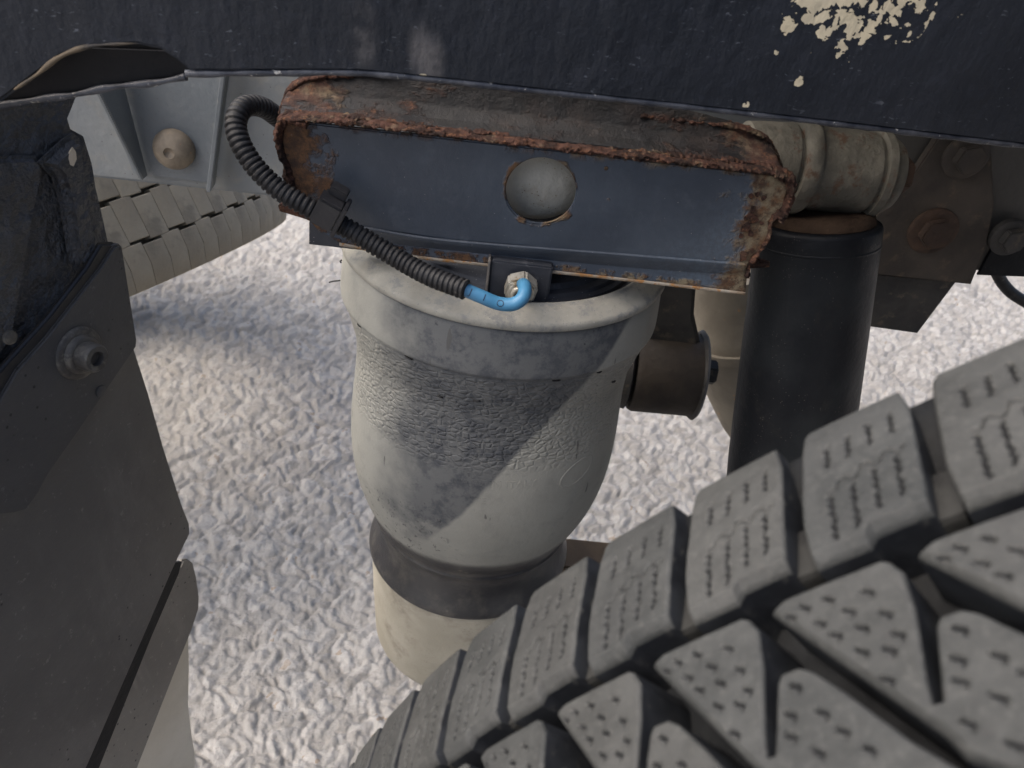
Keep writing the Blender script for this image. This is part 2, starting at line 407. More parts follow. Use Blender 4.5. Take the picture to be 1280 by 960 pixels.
def m_backplate(base):
    b = NB('rusting_channel_paint')
    c = b.mix(b.step(b.noise(26, 5, .6), .35, .65), (.005, .0055, .007), (.011, .0105, .010))
    c = b.mix(b.math('MULTIPLY', b.step(b.noise(42, 6, .75), .45, .70), .6), c, (.030, .020, .016))
    P = b.sep(b.tc.outputs['Object'])
    k = b.math('ADD', b.noise(20, 7, .72, co=b.co('Object', (1, 1, 2.4))), b.math('MULTIPLY', b.step(P[0], BR_R.x-base.x-.11, BR_R.x-base.x), .14))
    k = b.math('ADD', k, b.math('MULTIPLY', b.step(P[0], BR_L.x-base.x+.07, BR_L.x-base.x), .10))
    m = b.step(k, .545, .66)
    c = b.mix(m, c, rust_col(b, 1.0))
    nr = b.bump(b.noise(180, 7, .75), .0014); nr = b.bump(b.math('MULTIPLY', m, b.noise(240, 8, .8)), .003, 1, nr)
    return b.out(c, b.mixf(m, .5, .9), 0, nr, .4)

# ================================================================== CHASSIS RAIL
rail = thing('chassis_rail', 'long grey steel frame rail running behind the air spring', 'frame rail', W((0, .755, -.375)))
YR = .75
zb = -.368
x0, x1 = -1.3, 1.6
prof = [(0, zb), (0, -.03), (.075, -.03), (.075, -.038), (.009, -.038), (.009, zb+.009), (.075, zb+.009), (.075, zb)]
bm = bmesh.new(); ends = []
slope = .012
for x in (x0, x1):
    ends.append([bm.verts.new(W((x, YR+y, z + x*slope))) for y, z in prof])
for i in range(8): bm.faces.new((ends[0][i], ends[0][(i+1) % 8], ends[1][(i+1) % 8], ends[1][i]))
bm.faces.new(ends[0][::-1]); bm.faces.new(ends[1])
bmesh.ops.recalc_face_normals(bm, faces=bm.faces)
long_e = [e for e in bm.edges if abs((e.verts[0].co-e.verts[1].co).x) > 1]
bmesh.ops.bevel(bm, geom=long_e, offset=.0035, segments=4, affect='EDGES')
bm_obj('web', bm, M_RAIL, rail, angle=40)
# left grey bracket on the rail: base plate with two flanges, domed bolt
gb = [hitY(x, y, YR-.006) for x, y in ((118, 80), (166, 217), (262, 229), (282, 70))]
brk = plate('bolt_bracket', gb, (0, -1, 0), .005*S, M_GUSGREY, rail, .0008)
def strip(name, a, b, out, w0, th, m, parent, bevel=.0008, w1=None):
    """flange standing on the line a-b, reaching out along vector out"""
    a = Vector(a); b = Vector(b); o = Vector(out).normalized(); d = (b-a).normalized(); n = d.cross(o).normalized()
    w1 = w0 if w1 is None else w1
    return plate(name, [a, b, b+o*w1, a+o*w0], n, th, m, parent, bevel)
strip('flange', hitY(284, 60, YR-.008), hitY(263, 229, YR-.008), (.10, -1, 0), .016, .004, M_GUSGREY, brk, w1=.016)
strip('flange', hitY(138, 60, YR-.008), hitY(180, 219, YR-.008), (0, -1, 0), .046, .0035, M_GUSGREY, brk, w1=.010)
bo = hitY(217, 187, YR-.012)
lathe('bolt', bo, (0.05, -1, .1), [(-.004, .0165), (.001, .0165), (.004, .0155), (.008, .0125), (.0105, .008), (.0112, .0045), (.0095, .0035), (.0085, .0001)], M_BOLT, rail, 40)
# right brown gusset, with the plate hanging below it and its bolts
gq = [(1040, 330), (1092, 272), (1138, 225), (1188, 150), (1238, 150), (1243, 258), (1232, 312), (1214, 356), (1100, 344)]
gus = plate('gusset_plate', [hitY(x, y, YR-.012) for x, y in gq], (0, -1, 0), .009, M_GUSSET, rail, .0012)
plate('hanger_plate', [hitY(x, y, YR+.004) for x, y in ((1070, 340), (1196, 352), (1147, 417), (1090, 409), (1060, 406))], (0, -1, 0), .006, M_DARKSTEEL, rail, .001)
plate('lower_strip', [hitY(x, y, YR-.004) for x, y in ((1246, 300), (1330, 304), (1330, 348), (1222, 344))], (0, -1, 0), .003, M_SHOCK, rail, .0006)
for (x, y, R, mm) in ((1207, 196, .0145, M_GUSSET), (1166, 289, .0165, M_RUSTBOLT), (1262, 297, .013, M_DARKSTEEL)):
    p = hitY(x, y, YR-.014)
    lathe('washer', p, (0, -1, 0), [(-.004, R*1.25), (.0015, R*1.25), (.003, R*1.1), (.003, R*.5)], mm, rail, 32)
    bm_obj('bolt_head', prism_bm(p+Vector((0, -.001, 0)), (.08, -1, .05), R*.85, .009, 6, .3, .001), mm, rail)

# ================================================================== SPARE-LIKE DUSTY TYRE LEANING BEHIND THE RAIL
M_TYRE2 = simple('dusty_tan_rubber', (.24, .205, .15), (.31, .27, .20), 12, .85, 0, .0006, 260, dust=(.19, .165, .125), dust_at=(.5, .7))
M_TYRE2G = simple('grooves_of_dusty_tyre', (.13, .11, .08), (.17, .145, .11), 12, .9, 0, .0006, 260)
def build_far_tyre():
    k = .97
    c = Vector((-.777, .966, -.753)); az, el = rad(327.8), rad(119.4)
    a = Vector((cos(az)*cos(el), sin(az)*cos(el), sin(el)))
    O = W(c, k); a, u, v = frame_of(a)
    t = thing('dusty_tyre', 'tan dust-covered truck tyre lying tilted beyond the grey rail', 'tyre', O + Vector((0, 0, -.24)))
    Wd = .26
    prof = [(.03, .30), (.0, .33), (-.008, .38), (-.004, .43), (.004, .462), (.012, .478), (.05, .485), (.12, .489), (.21, .485), (.248, .478), (.256, .462), (.264, .43), (.268, .38), (.26, .33), (.23, .30)]
    lathe('carcass', O, a, [(s*k, R*k) for s, R in prof], M_TYRE2G, t, 128, cap=False)
    rows = [(.000, .0490, 0), (.0522, .1010, .25), (.1042, .1530, .05), (.1562, .205, .3)]
    N = 57; dth = 2*pi/N
    def Rp(s): return .5 - .012*max(0, (.035-s)/.035)**2 - .0*(s)
    for ri, (s0, s1, ph) in enumerate(rows):
        for sub in range(2):
            # one mesh per kind of half block, shared round the tyre; the groove edge steps at half blocks
            step0 = .0035 if sub else 0
            a0, a1 = (sub*.5+.006)*dth, (sub*.5+.494)*dth
            nn = 5; VV = []; FF = []
            lo = s0 + (step0 if ri else 0); hi = s1 + (step0 if ri < 3 else 0)
            ss = [lo, lo+.001, (lo+hi)/2, hi-.001, hi]; drop = [.0010, 0, 0, 0, .0010]
            for i in range(nn+1):
                th = a0+(a1-a0)*i/nn
                ed = .0008 if i in (0, nn) else 0
                for s_, dr in zip(ss, drop):
                    R = (Rp(s_)-dr-ed)*k
                    VV.append(a*(s_*k) + (u*cos(th)+v*sin(th))*R)
            m_ = len(ss)
            for i in range(nn):
                for j in range(m_-1): FF.append((i*m_+j, i*m_+j+1, (i+1)*m_+j+1, (i+1)*m_+j))
            # walls
            ring = [i*m_ for i in range(nn+1)] + [nn*m_+j for j in range(1, m_)] + [i*m_+m_-1 for i in range(nn-1, -1, -1)] + [j for j in range(m_-2, 0, -1)]
            base = len(VV)
            for q in ring:
                p = VV[q]; s_ = p.dot(a); rad_ = (p-a*s_); VV.append(a*s_ + rad_.normalized()*(.476*k if s_ > .01 else .468*k))
            for q in range(len(ring)):
                q2 = (q+1) % len(ring); FF.append((ring[q], ring[q2], base+q2, base+q))
            me = bpy.data.meshes.new('tread_block'); me.from_pydata([tuple(x) for x in VV], [], FF); me.update()
            bm = bmesh.new(); bm.from_mesh(me); bmesh.ops.recalc_face_normals(bm, faces=bm.faces); bm.to_mesh(me); bm.free()
            me.polygons.foreach_set('use_smooth', [True]*len(me.polygons)); me.set_sharp_from_angle(angle=rad(40)); me.materials.append(M_TYRE2)
            # arc that faces the camera
            fr = (-Vector((O.x, O.y, 0)) ); th0 = math.atan2(fr.dot(v), fr.dot(u))
            for i in range(-13, 14):
                q = round(th0/dth)+i+ph
                o = bpy.data.objects.new('tread_block', me); C.objects.link(o); o.parent = t
                o.location = O - t.location
                o.rotation_mode = 'QUATERNION'
                from mathutils import Quaternion
                o.rotation_quaternion = Quaternion(a, q*dth)
build_far_tyre()

# ================================================================== TORQUE-ROD BUSH, BRAKE CHAMBER, SPRING SEAT BEAM
rod = thing('linkage_bush', 'dark greasy rubber-bushed link hanging right of the air spring', 'suspension link', W((.24, .8, -.64)))
bc = W((.19, .80, -.578))
lathe('bush_housing', bc, (1, -.05, .02), [(0.004, .030), (.004, .044), (.008, .046), (.070, .044), (.074, .042), (.074, .02)], simple('brown_grease', (.026, .021, .017), (.048, .038, .028), 25, .75, 0, .001, 160), rod, 48)
lathe('end_plate', bc+Vector((-.010, 0, 0)), (1, -.05, .02), [(0, .012), (0, .042), (.009, .0445), (.012, .04), (.013, .01)], M_DARKSTEEL, rod, 40)
lathe('end_plate', bc+Vector((.070, 0, 0)), (1, -.05, .02), [(0, .01), (0, .046), (.004, .049), (.007, .046), (.008, .01)], M_DARKSTEEL, rod, 40)
bm_obj('bolt_head', prism_bm(bc+Vector((.077, 0, .006)), (1, -.05, .02), .014, .016, 6, .2, .0015), M_DARKSTEEL, rod)
arm_p = [hitY(x, y, .79) for x, y in ((822, 340), (872, 340), (868, 395), (878, 440), (872, 490), (800, 480), (806, 420))]
plate('arm', arm_p, (0, -1, 0), .035, M_DARKSTEEL, rod, .004)

bch = thing('brake_chamber', 'blurry beige dusty brake cylinder between the link and the shock absorber', 'brake chamber', W((.33, .95, -.75)))
ctop, cbot = hitY(915, 330, .95), hitY(940, 560, .95)
L_ = (cbot-ctop).length
lathe('body', ctop, cbot-ctop, [(0, .02), (0, .050), (L_*.25, .056), (L_*.32, .062), (L_*.36, .062), (L_*.40, .056), (L_*.62, .050), (L_*.82, .036), (L_*.95, .022), (L_, .01)], M_BEIGE2, bch, 64)
lathe('clamp_ring', ctop+(cbot-ctop)*.30, cbot-ctop, [(0, .052), (0, .0645), (.012, .0645), (.012, .052)], M_BEIGE2, bch, 64)

beam = thing('spring_beam', 'brown steel beam end sticking out right of the air spring foot', 'steel beam', W((.13, .66, -.70)))
b0 = hitY(700, 671, .66); b1 = hitY(800, 673, .66)
bm = box_bm(((b0.x+b1.x)/2-.004, b0.y-.02, b0.z-.05), (b1.x-b0.x)+.03, .04, .10, None, .002)
bm_obj('beam_body', bm, simple('brown_beam_paint', (.10, .066, .036), (.15, .10, .056), 20, .75, 0, .0006, 200, specks=(.03, .02, .015)), beam)

# ================================================================== SHOCK ABSORBER
st, sb = Vector((.2565, .57, -.247)), Vector((.287, .53, -.43)); sb2 = st + (sb-st)*2.7
shock = thing('shock_absorber', 'thick black shock absorber with dusty round top eye behind the wheel', 'shock absorber', W(sb2))
Ls = (sb2-st).length*S
a_s = W(sb2)-W(st)
sp_ = [(0, .02), (.0, .0368), (.0012, .0386), (.003, .0393), (.010, .0395)] + [(.010+(Ls-.014)*i/12, .0395+.0045*min(1, i/5)) for i in range(1, 13)] + [(Ls, .03)]
lathe('dust_tube', W(st), a_s, sp_, M_SHOCK, shock, 96)
lathe('crimp_ring', W(st)+a_s.normalized()*.012, a_s, [(0, .0388), (.001, .0399), (.002, .0399), (.003, .0392)], M_SHOCK, shock, 96)
lathe('rust_collar', W(st)-a_s.normalized()*.008, a_s, [(0, .024), (.001, .030), (.003, .0335), (.0075, .0350), (.0085, .03)], simple('rusty_collar_paint', (.022, .014, .010), (.042, .028, .019), 60, .9, 0, .001, 300, spec=.1), shock, 64)
strip('edge_rib', hitY(1096, 300, .55), hitY(1074, 500, .52), (.5, 1, 0), .01, .002, simple('edge_rib_plastic', (.06, .055, .05), (.08, .072, .065), 40, .6), shock)
eO = W((.178, .572, -.206))
k = S
lathe('top_eye', eO, (1, .05, -.01), [(0, .012), (0, .020), (.002, .0235), (.012, .0245), (.030, .0255), (.031, .0235), (.033, .0235), (.0335, .0285), (.036, .0298), (.041, .0300), (.0435, .0285), (.044, .0260), (.082, .0258), (.0825, .0240), (.085, .0240), (.0855, .0275), (.090, .0280), (.0905, .0240), (.096, .0240), (.100, .0215), (.101, .012)], M_EYE, shock, 72)
bm_obj('eye_bolt', prism_bm(eO+Vector((.099, .006, 0)), (1, .05, 0), .013, .012, 6, .1, .0012), M_RUSTBOLT, shock)

# ================================================================== AIR SPRING
AO = W((.0094, .5801, -.3)); AA = Vector((.0095, .0634, 1)).normalized()
spring = thing('air_spring', 'dusty grey rubber air spring with pebbled skin and pale metal rim', 'air spring', AO - AA*.41)
def sc(L): return [(s*S, R*S) for s, R in L]
lathe('bead_ring', AO, AA, sc([(-.004, .1155), (.0015, .1160), (.0050, .1175), (.0055, .1195), (.0040, .1210), (.0042, .1250), (.0026, .1285), (-.0005, .1330), (-.0015, .1352), (-.0028, .1366), (-.0045, .1372), (-.0075, .1372), (-.0088, .1360), (-.0090, .129)]), M_RING, spring, 160, cap=False, sharp=70)
def m_sleeve():
    b = NB('dusty_sleeve_rubber'); P = b.sep(b.tc.outputs['Object'])       # object origin is the foot of the spring
    UVc = b.tc.outputs['UV']; U = b.sep(UVc)
    zc = P[2]                                                              # metres above the foot
    top = .41
    base = b.mix(b.step(b.noise(11, 5), .35, .65), (.25, .25, .222), (.30, .298, .264))
    base = b.mix(b.math('MULTIPLY', b.step(b.noise(60, 6, .7), .48, .68), .30), base, (.17, .172, .16))
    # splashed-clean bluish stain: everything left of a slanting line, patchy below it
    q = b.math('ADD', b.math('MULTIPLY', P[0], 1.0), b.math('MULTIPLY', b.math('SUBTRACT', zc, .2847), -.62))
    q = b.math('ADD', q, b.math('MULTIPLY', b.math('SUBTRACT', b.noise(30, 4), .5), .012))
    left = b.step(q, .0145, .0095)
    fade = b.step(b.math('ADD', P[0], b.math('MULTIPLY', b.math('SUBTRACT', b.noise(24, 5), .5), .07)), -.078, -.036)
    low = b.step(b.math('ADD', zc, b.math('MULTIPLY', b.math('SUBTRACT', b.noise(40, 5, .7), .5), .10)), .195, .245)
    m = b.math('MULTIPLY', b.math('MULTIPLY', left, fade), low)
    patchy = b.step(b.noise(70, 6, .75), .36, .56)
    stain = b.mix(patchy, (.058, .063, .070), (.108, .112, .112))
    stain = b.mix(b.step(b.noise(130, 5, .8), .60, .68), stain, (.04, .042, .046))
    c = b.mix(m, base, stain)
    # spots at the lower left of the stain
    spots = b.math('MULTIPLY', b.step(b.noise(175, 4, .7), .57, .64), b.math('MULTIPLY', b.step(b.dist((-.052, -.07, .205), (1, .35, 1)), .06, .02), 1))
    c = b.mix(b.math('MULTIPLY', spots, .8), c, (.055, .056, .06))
    # clean dark rubber round the waist
    wz = b.math('ADD', zc, b.math('MULTIPLY', b.math('SUBTRACT', b.noise(28, 5), .5), .012))
    rub = b.math('MULTIPLY', b.step(wz, .193, .182), b.math('ADD', .80, b.math('MULTIPLY', b.noise(20, 4), .3)))
    ccl = b.mix(b.step(b.noise(50, 6, .7), .45, .7), (.022, .022, .025), (.055, .052, .047))
    ccl = b.mix(b.math('MULTIPLY', b.step(b.voro(85), .20, .1), b.step(b.noise(25, 3), .55, .62)), ccl, (.17, .155, .125))
    c = b.mix(rub, c, ccl)
    # fine scratches
    scr = b.math('MULTIPLY', b.step(b.noise(90, 2, .5, co=b.co('UV', (1.4, .25, 1))), .69, .70), b.step(b.noise(30, 2), .52, .56)); c = b.mix(b.math('MULTIPLY', scr, .7), c, (.07, .07, .066))
    # pebble cells, in the band under the crimp; UV v grows downward in metres
    cell = b.voro(1, co=b.co('UV', (160, 260, 1), (0, 0, 0), (0, 0, .25)), feature='DISTANCE_TO_EDGE', rand=.72)
    vv = b.math('ADD', U[1], b.math('MULTIPLY', b.math('SUBTRACT', b.noise(22, 3), .5), .018))
    band = b.math('MULTIPLY', b.step(U[1], PEB0, PEB0+.003), b.step(vv, PEB1+.008, PEB1-.01))
    peb = b.math('MULTIPLY', b.math('MULTIPLY', b.step(cell, .0, .26), b.math('ADD', .55, b.math('MULTIPLY', b.noise(90, 3), .9))), band)
    line = b.math('MULTIPLY', b.step(cell, .06, .01), band)
    c = b.mix(b.math('MULTIPLY', line, .22), c, (.12, .118, .11))
    nr = b.bump(peb, .00065, 1); nr = b.bump(b.noise(330, 6, .7), .0003, 1, nr); nr = b.bump(b.noise(34, 4), .0012, .6, nr)
    r = b.math('ADD', .62, b.math('MULTIPLY', b.noise(40, 4), .2)); r = b.mixf(rub, r, .36)
    return b.out(c, r, 0, nr, .35)
slv = [(-.0075, .131), (-.0095, .1325), (-.0125, .1342), (-.019, .1355), (-.030, .1366), (-.040, .1374), (-.047, .1378), (-.0495, .1376), (-.0505, .1365), (-.0510, .1352), (-.0525, .1348),
       (-.060, .1332), (-.070, .1305), (-.080, .1278), (-.090, .1254), (-.100, .1242), (-.115, .1240), (-.130, .1247), (-.150, .1262), (-.170, .1278), (-.190, .1286), (-.210, .1284), (-.228, .1268),
       (-.245, .1240), (-.260, .1202), (-.275, .1152), (-.288, .1100), (-.297, .1056), (-.304, .1034), (-.3070, .1044), (-.3105, .1030), (-.318, .1008), (-.326, .1004), (-.336, .1018), (-.346, .1050), (-.354, .1084), (-.358, .1092), (-.3605, .1088), (-.3620, .107), (-.3622, .104)]
arc = 0; arcs = [0]
for q in range(1, len(slv)): arc += math.hypot(slv[q][0]-slv[q-1][0], slv[q][1]-slv[q-1][1])*S; arcs.append(arc)
PEB0 = arcs[10]; PEB1 = arcs[18]
def refine(L, n=3):
    out = []
    for i in range(len(L)-1):
        p0, p1, p2, p3 = L[max(i-1, 0)], L[i], L[i+1], L[min(i+2, len(L)-1)]
        for j in range(n):
            t = j/n; out.append((p1[0]+(p2[0]-p1[0])*t, p1[1]+(p2[1]-p1[1])*t))
    out.append(L[-1]); return out
def refine_s(L, n=4):
    P = [Vector((s, r, 0)) for s, r in L]; P = [P[0]*2-P[1]]+P+[P[-1]*2-P[-2]]; out = []
    for i in range(1, len(P)-2):
        for j in range(n):
            t = j/n; a_, b_, c_, d_ = P[i-1:i+3]
            q = .5*((2*b_)+(c_-a_)*t+(2*a_-5*b_+4*c_-d_)*t*t+(3*b_-a_-3*c_+d_)*t**3); out.append((q.x, q.y))
    out.append(L[-1]); return out
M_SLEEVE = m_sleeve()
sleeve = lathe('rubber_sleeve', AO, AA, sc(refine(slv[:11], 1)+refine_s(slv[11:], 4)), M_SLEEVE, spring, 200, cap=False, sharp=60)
lathe('piston', AO, AA, sc([(-.3600, .09), (-.3605, .1045), (-.363, .1060), (-.368, .1062), (-.375, .1056), (-.43, .1035), (-.495, .0995), (-.503, .097), (-.508, .090), (-.510, .05)]), M_BEIGE, spring, 128)
# top plate with concentric steps, set down inside the rim
lathe('top_plate', AO, AA, sc([(-.006, .1165), (-.004, .113), (-.004, .108), (-.001, .107), (-.001, .102), (.002, .101), (.002, .094), (.006, .092), (.0065, .075), (.008, .073), (.0085, .0)]), M_BLOCKP, spring, 128, cap=False)
# fitting block and hex nut
f0, f1 = hitY(612, 345, .478), hitY(690, 345, .478); fb = hitY(650, 384, .478); ft = hitY(650, 330, .478)
bm = box_bm(((f0.x+f1.x)/2, f0.y+.018, (fb.z+ft.z)/2), f1.x-f0.x, .036, ft.z-fb.z, None, .0010)
blk = bm_obj('fitting_block', bm, M_BLOCKP, spring)
bm = box_bm((f0.x-.001, f0.y+.016, (fb.z+ft.z)/2), .0016, .036, ft.z-fb.z+.001, None, .0004)
bm_obj('block_rib', bm, simple('dusty_rib', (.12, .11, .10), (.17, .155, .14), 80, .7), blk)
nO = hitY(651, 354, .476); nA = Vector((.05, -1, -.12)).normalized()
nut = bm_obj('hex_nut', prism_bm(nO, nA, .0104, .0095, 6, .35, .0012), M_NUT, spring)
lathe('collar', nO+nA*.009, nA, [(0, .0078), (.0012, .0078), (.0016, .0070), (.0016, .0062), (.003, .0060), (.0034, .0055), (.0034, .0044)], M_NUT, nut, 40, cap=False)
# moulded lettering wrapped on the sleeve
def surf(theta, s):                               # theta = angle round the axis, 0 = towards the camera, s = unscaled along axis
    R = np.interp(-s, [-x[0] for x in slv], [x[1] for x in slv])*S
    a, u, v = frame_of(AA)
    f = Vector((0, -1, 0)); f = (f - a*f.dot(a)).normalized(); g_ = a.cross(f)
    d = f*cos(theta)+g_*sin(theta); return AO + a*(s*S) + d*R, d
def text_mesh(txt, size, extrude=.0):
    cu = bpy.data.curves.new('txt', 'FONT'); cu.body = txt; cu.size = size; cu.extrude = extrude; cu.align_x = 'CENTER'; cu.align_y = 'CENTER'; cu.resolution_u = 3
    o = bpy.data.objects.new('txt', cu); C.objects.link(o)
    bpy.context.view_layer.update()
    dg = bpy.context.evaluated_depsgraph_get(); me = bpy.data.meshes.new_from_object(o.evaluated_get(dg)); bpy.data.objects.remove(o); return me
M_SLV_TXT = simple('moulded_rubber_letters', (.29, .285, .25), (.34, .332, .29), 30, .7, 0, .0002, 400)
def mould(txt, th0, s0, size, name='moulded_lettering', h=.0005):
    me = text_mesh(txt, size, .0004)
    V = []
    for v in me.vertices:
        p, d = surf(th0 + v.co.x/(.125*S), s0 + v.co.y/S); V.append(p + d*(v.co.z*.5+h*.05))
    Fa = [tuple(p.vertices) for p in me.polygons]
    return mesh_obj(name, V, Fa, M_SLEEVE, sleeve, False)
mould('MADE IN ITALY', .10, -.163, .0085)
mould('TYPE', -.02, -.181, .0075)
mould('0 0 7', -1.02, -.135, .0075)
def oval(th0, s0, A, B, tw):
    V = []; Fa = []; n = 48
    for i in range(n):
        t = 2*pi*i/n
        for rr, hh in ((1-tw, -.0001), (1-tw*.5, .0003), (1+tw*.1, .0003), (1+tw*.5, -.0001)):
            x, y = A*rr*cos(t), B*rr*sin(t); x, y = x*.93-y*.35, x*.35+y*.93
            p, d = surf(th0+x/(.125*S), s0+y/S); V.append(p+d*hh)
    for i in range(n):
        for j in range(3): a_ = i*4+j; b_ = ((i+1) % n)*4+j; Fa.append((a_, b_, b_+1, a_+1))
    mesh_obj('moulded_oval', V, Fa, M_SLEEVE, sleeve, True)
oval(.72, -.165, .016, .0095, .12)
# rubber flashes (thin black whiskers) along the crimp line
wb = []
for th, s in ((-.95, -.0515), (-.52, -.0515), (.33, -.0515), (.62, -.0515), (-1.45, -.03), (-.32, -.082), (-.1, -.078), (.85, -.075), (-1.6, -.045)):
    p, d = surf(th, s); e, _ = surf(th+random.uniform(.03, .06), s+random.uniform(-.001, .001))
    tube('rubber_flash', [p+d*.0004, (p+e)/2+d*.0012, e+d*.0006], .0006, M_CONDUIT, sleeve, 6, 6)
p, d = surf(-1.42, -.047); tube('rubber_flash', [p, p+d*.004+Vector((-.001, 0, -.001)), p+d*.008+Vector((0, 0, -.002))], .0005, M_CONDUIT, sleeve, 6, 6)

# ================================================================== RUSTY MOUNTING BRACKET
YB = .483
bbase = hitY(660, 330, YB)
brkt = thing('mounting_bracket', 'blue-black steel bracket with a round hole and badly rusted edges above the air spring', 'bracket', bbase)
M_BR = m_bracket(bbase); M_BK = m_backplate(bbase)
hole = []
hc = hitY(676, 240, YB); hr = (hitY(720, 240, YB)-hc).length
for i in range(56): t = 2*pi*i/56; hole.append(hc+Vector((cos(t)*hr*1.0, 0, sin(t)*hr)))
# front sheet; its outline follows the eaten-away right end
fo = [(358, 151), (660, 184), (972, 219), (986, 232), (979, 258), (968, 272), (962, 276), (961, 292), (955, 306), (949, 314), (941, 320), (936, 330), (932, 331),
      (560, 300), (470, 287), (395, 272), (380, 262), (368, 238), (357, 205), (352, 175)]
front = plate('front_sheet', [hitY(x, y, YB) for x, y in fo], (0, -1, 0), .0035, M_BR, brkt, .0008, holes=[hole])
# lower lip, kicked back and then turned down
A0, A1 = [hitY(x, y, YB) for x, y in ((395, 272), (470, 287), (560, 300), (932, 331))], None
lip_top = [hitY(x, y, YB) for x, y in ((388, 269), (470, 285.5), (560, 299), (760, 315), (934, 329))]
lip_mid = [hitY(x, y, YB+.006) for x, y in ((400, 288), (470, 300), (556, 310), (760, 330), (933, 343))]
lip_bot = [hitY(x, y, YB+.004) for x, y in ((425, 303), (470, 311), (545, 322), (760, 345), (931, 364.5))]
def strip_rows(name, rows, t, m, parent, sub=8, smooth=True, noise=0, seed=0, label=None):
    """sheet swept through rows of points (resampled), given thickness t by its normals"""
    R2 = [spline(r, 90)[0] for r in rows]
    P = []
    for i in range(len(R2)-1):
        for j in range(sub): P.append([R2[i][k].lerp(R2[i+1][k], j/sub) for k in range(90)])
    P.append(R2[-1]); nr = len(P)
    V = [p for r in P for p in r]
    if noise:
        nz = smooth_noise(V, 60, seed, 4); V = [v+Vector((0, -1, .3))*float(a)*noise for v, a in zip(V, nz)]
    Fa = [(i*90+j, i*90+j+1, (i+1)*90+j+1, (i+1)*90+j) for i in range(nr-1) for j in range(89)]
    o = mesh_obj(name, V, Fa, m, parent, smooth, label)
    s = o.modifiers.new('thickness', 'SOLIDIFY'); s.thickness = t; s.offset = 0
    return o
strip_rows('lower_lip', [lip_top, [p+Vector((0, .0005, -.002)) for p in lip_top], lip_mid, lip_bot], .0032, M_BR, brkt, 6)
strip_rows('lip_edge', [[p+Vector((0, -.0012, .0007)) for p in lip_bot], [p+Vector((0, -.0012, -.0012)) for p in lip_bot]], .0016, simple('chalky_rust_edge', (.23, .17, .11), (.36, .32, .26), 70, .85, 0, .0008, 350, dust=(.34, .17, .06), dust_at=(.52, .62)), brkt, 2, noise=.0002, seed=5)
# rusty sheet edge running along the top, with crust
def crust(name, pts, w_, h_, seed, m=M_RUST, n=260, seg=14, amp=.35, parent=brkt):
    path, L = spline(pts, n); V = []; Fa = []
    T = (path[1]-path[0]).normalized(); r = np.random.default_rng(seed)
    for k in range(n):
        T = (path[min(k+1, n-1)]-path[max(k-1, 0)]).normalized(); u = T.cross(Vector((0, 1, 0))).normalized(); v = Vector((0, 1, 0))
        for i in range(seg):
            t = 2*pi*i/seg; V.append(path[k]+u*cos(t)*h_ + v*sin(t)*w_)
    C0 = [path[k] for k in range(n) for i in range(seg)]
    nz = smooth_noise(V, 60, seed, 5); nz2 = smooth_noise(V, 420, seed+9, 4); nz3 = smooth_noise([v*1 + (v-c)*2.5 for v, c in zip(V, C0)], 190, seed+5, 3)
    V = [c+(p-c)*(1+amp*1.1*float(a)+amp*.9*float(b_)*.6+amp*.9*float(q)) for p, c, a, b_, q in zip(V, C0, nz, nz2, nz3)]
    for k in range(n-1):
        for i in range(seg): Fa.append((k*seg+i, k*seg+(i+1) % seg, (k+1)*seg+(i+1) % seg, (k+1)*seg+i))
    Fa.append(tuple(range(seg-1, -1, -1))); Fa.append(tuple(range((n-1)*seg, n*seg)))
    return mesh_obj(name, V, Fa, m, parent, True)
crust('rusty_top_edge', [hitY(x, y, YB+.003) for x, y in ((350, 148), (372, 146), (420, 149), (540, 163), (660, 178), (800, 194), (900, 205), (968, 214), (984, 222))], .0055, .0015, 3, M_RUSTFINE, 620, 16, .36)
crust('rusty_flake', [hitY(x, y, YB+.008) for x, y in ((356, 141), (420, 143), (540, 157), (640, 169))], .004, .0009, 33, M_RUST, 260, 12, .6)
crust('rusty_flake', [hitY(x, y, YB+.008) for x, y in ((760, 184), (840, 192), (900, 199), (970, 209))], .004, .0011, 34, M_RUST, 220, 12, .65)
crust('rusty_end_fold', [hitY(x, y, YB+.002) for x, y in ((966, 214), (984, 221), (989, 234), (985, 250), (978, 262), (972, 272))], .006, .0028, 4, M_RUST, 160, 16, .40)
crust('rusty_end_edge', [hitY(x, y, YB+.001) for x, y in ((974, 262), (963, 276), (961, 292), (954, 306), (945, 318), (937, 330), (934, 345))], .003, .0013, 8, M_RUST, 160, 12, .6)
crust('rusty_left_edge', [hitY(x, y, YB+.003) for x, y in ((356, 146), (350, 165), (353, 190), (360, 205), (363, 222), (371, 240), (377, 262))], .0060, .0022, 6, M_RUST, 160, 16, .35)
crust('rusty_corner', [hitY(x, y, YB-.001) for x, y in ((362, 150), (372, 152), (384, 156))], .003, .0020, 16, M_RUST, 40, 14, .4)
for q in range(16):
    r_ = random.Random(40+q); t_ = r_.random()
    px_ = 940+r_.uniform(-14, 16); py_ = 240+t_*85
    if px_ > 966-(py_-240)*.30: px_ -= 14
    c_ = hitY(px_, py_, YB-.0006); sz = r_.uniform(.0014, .0034)
    ang = [r_.uniform(0, .9)+k_*1.05 for k_ in range(6)]
    pts = [c_+Vector((cos(a_)*sz*r_.uniform(.6, 1.2), -abs(cos(a_))*sz*.3, sin(a_)*sz*r_.uniform(.6, 1.2))) for a_ in ang]
    me_v = pts+[p+Vector((0, .0012, 0)) for p in pts]; n_ = 6
    mesh_obj('rust_flake', me_v, [tuple(range(6)), tuple(range(11, 5, -1))]+[(i, (i+1) % 6, 6+(i+1) % 6, 6+i) for i in range(6)], M_RUSTFINE, brkt, False)
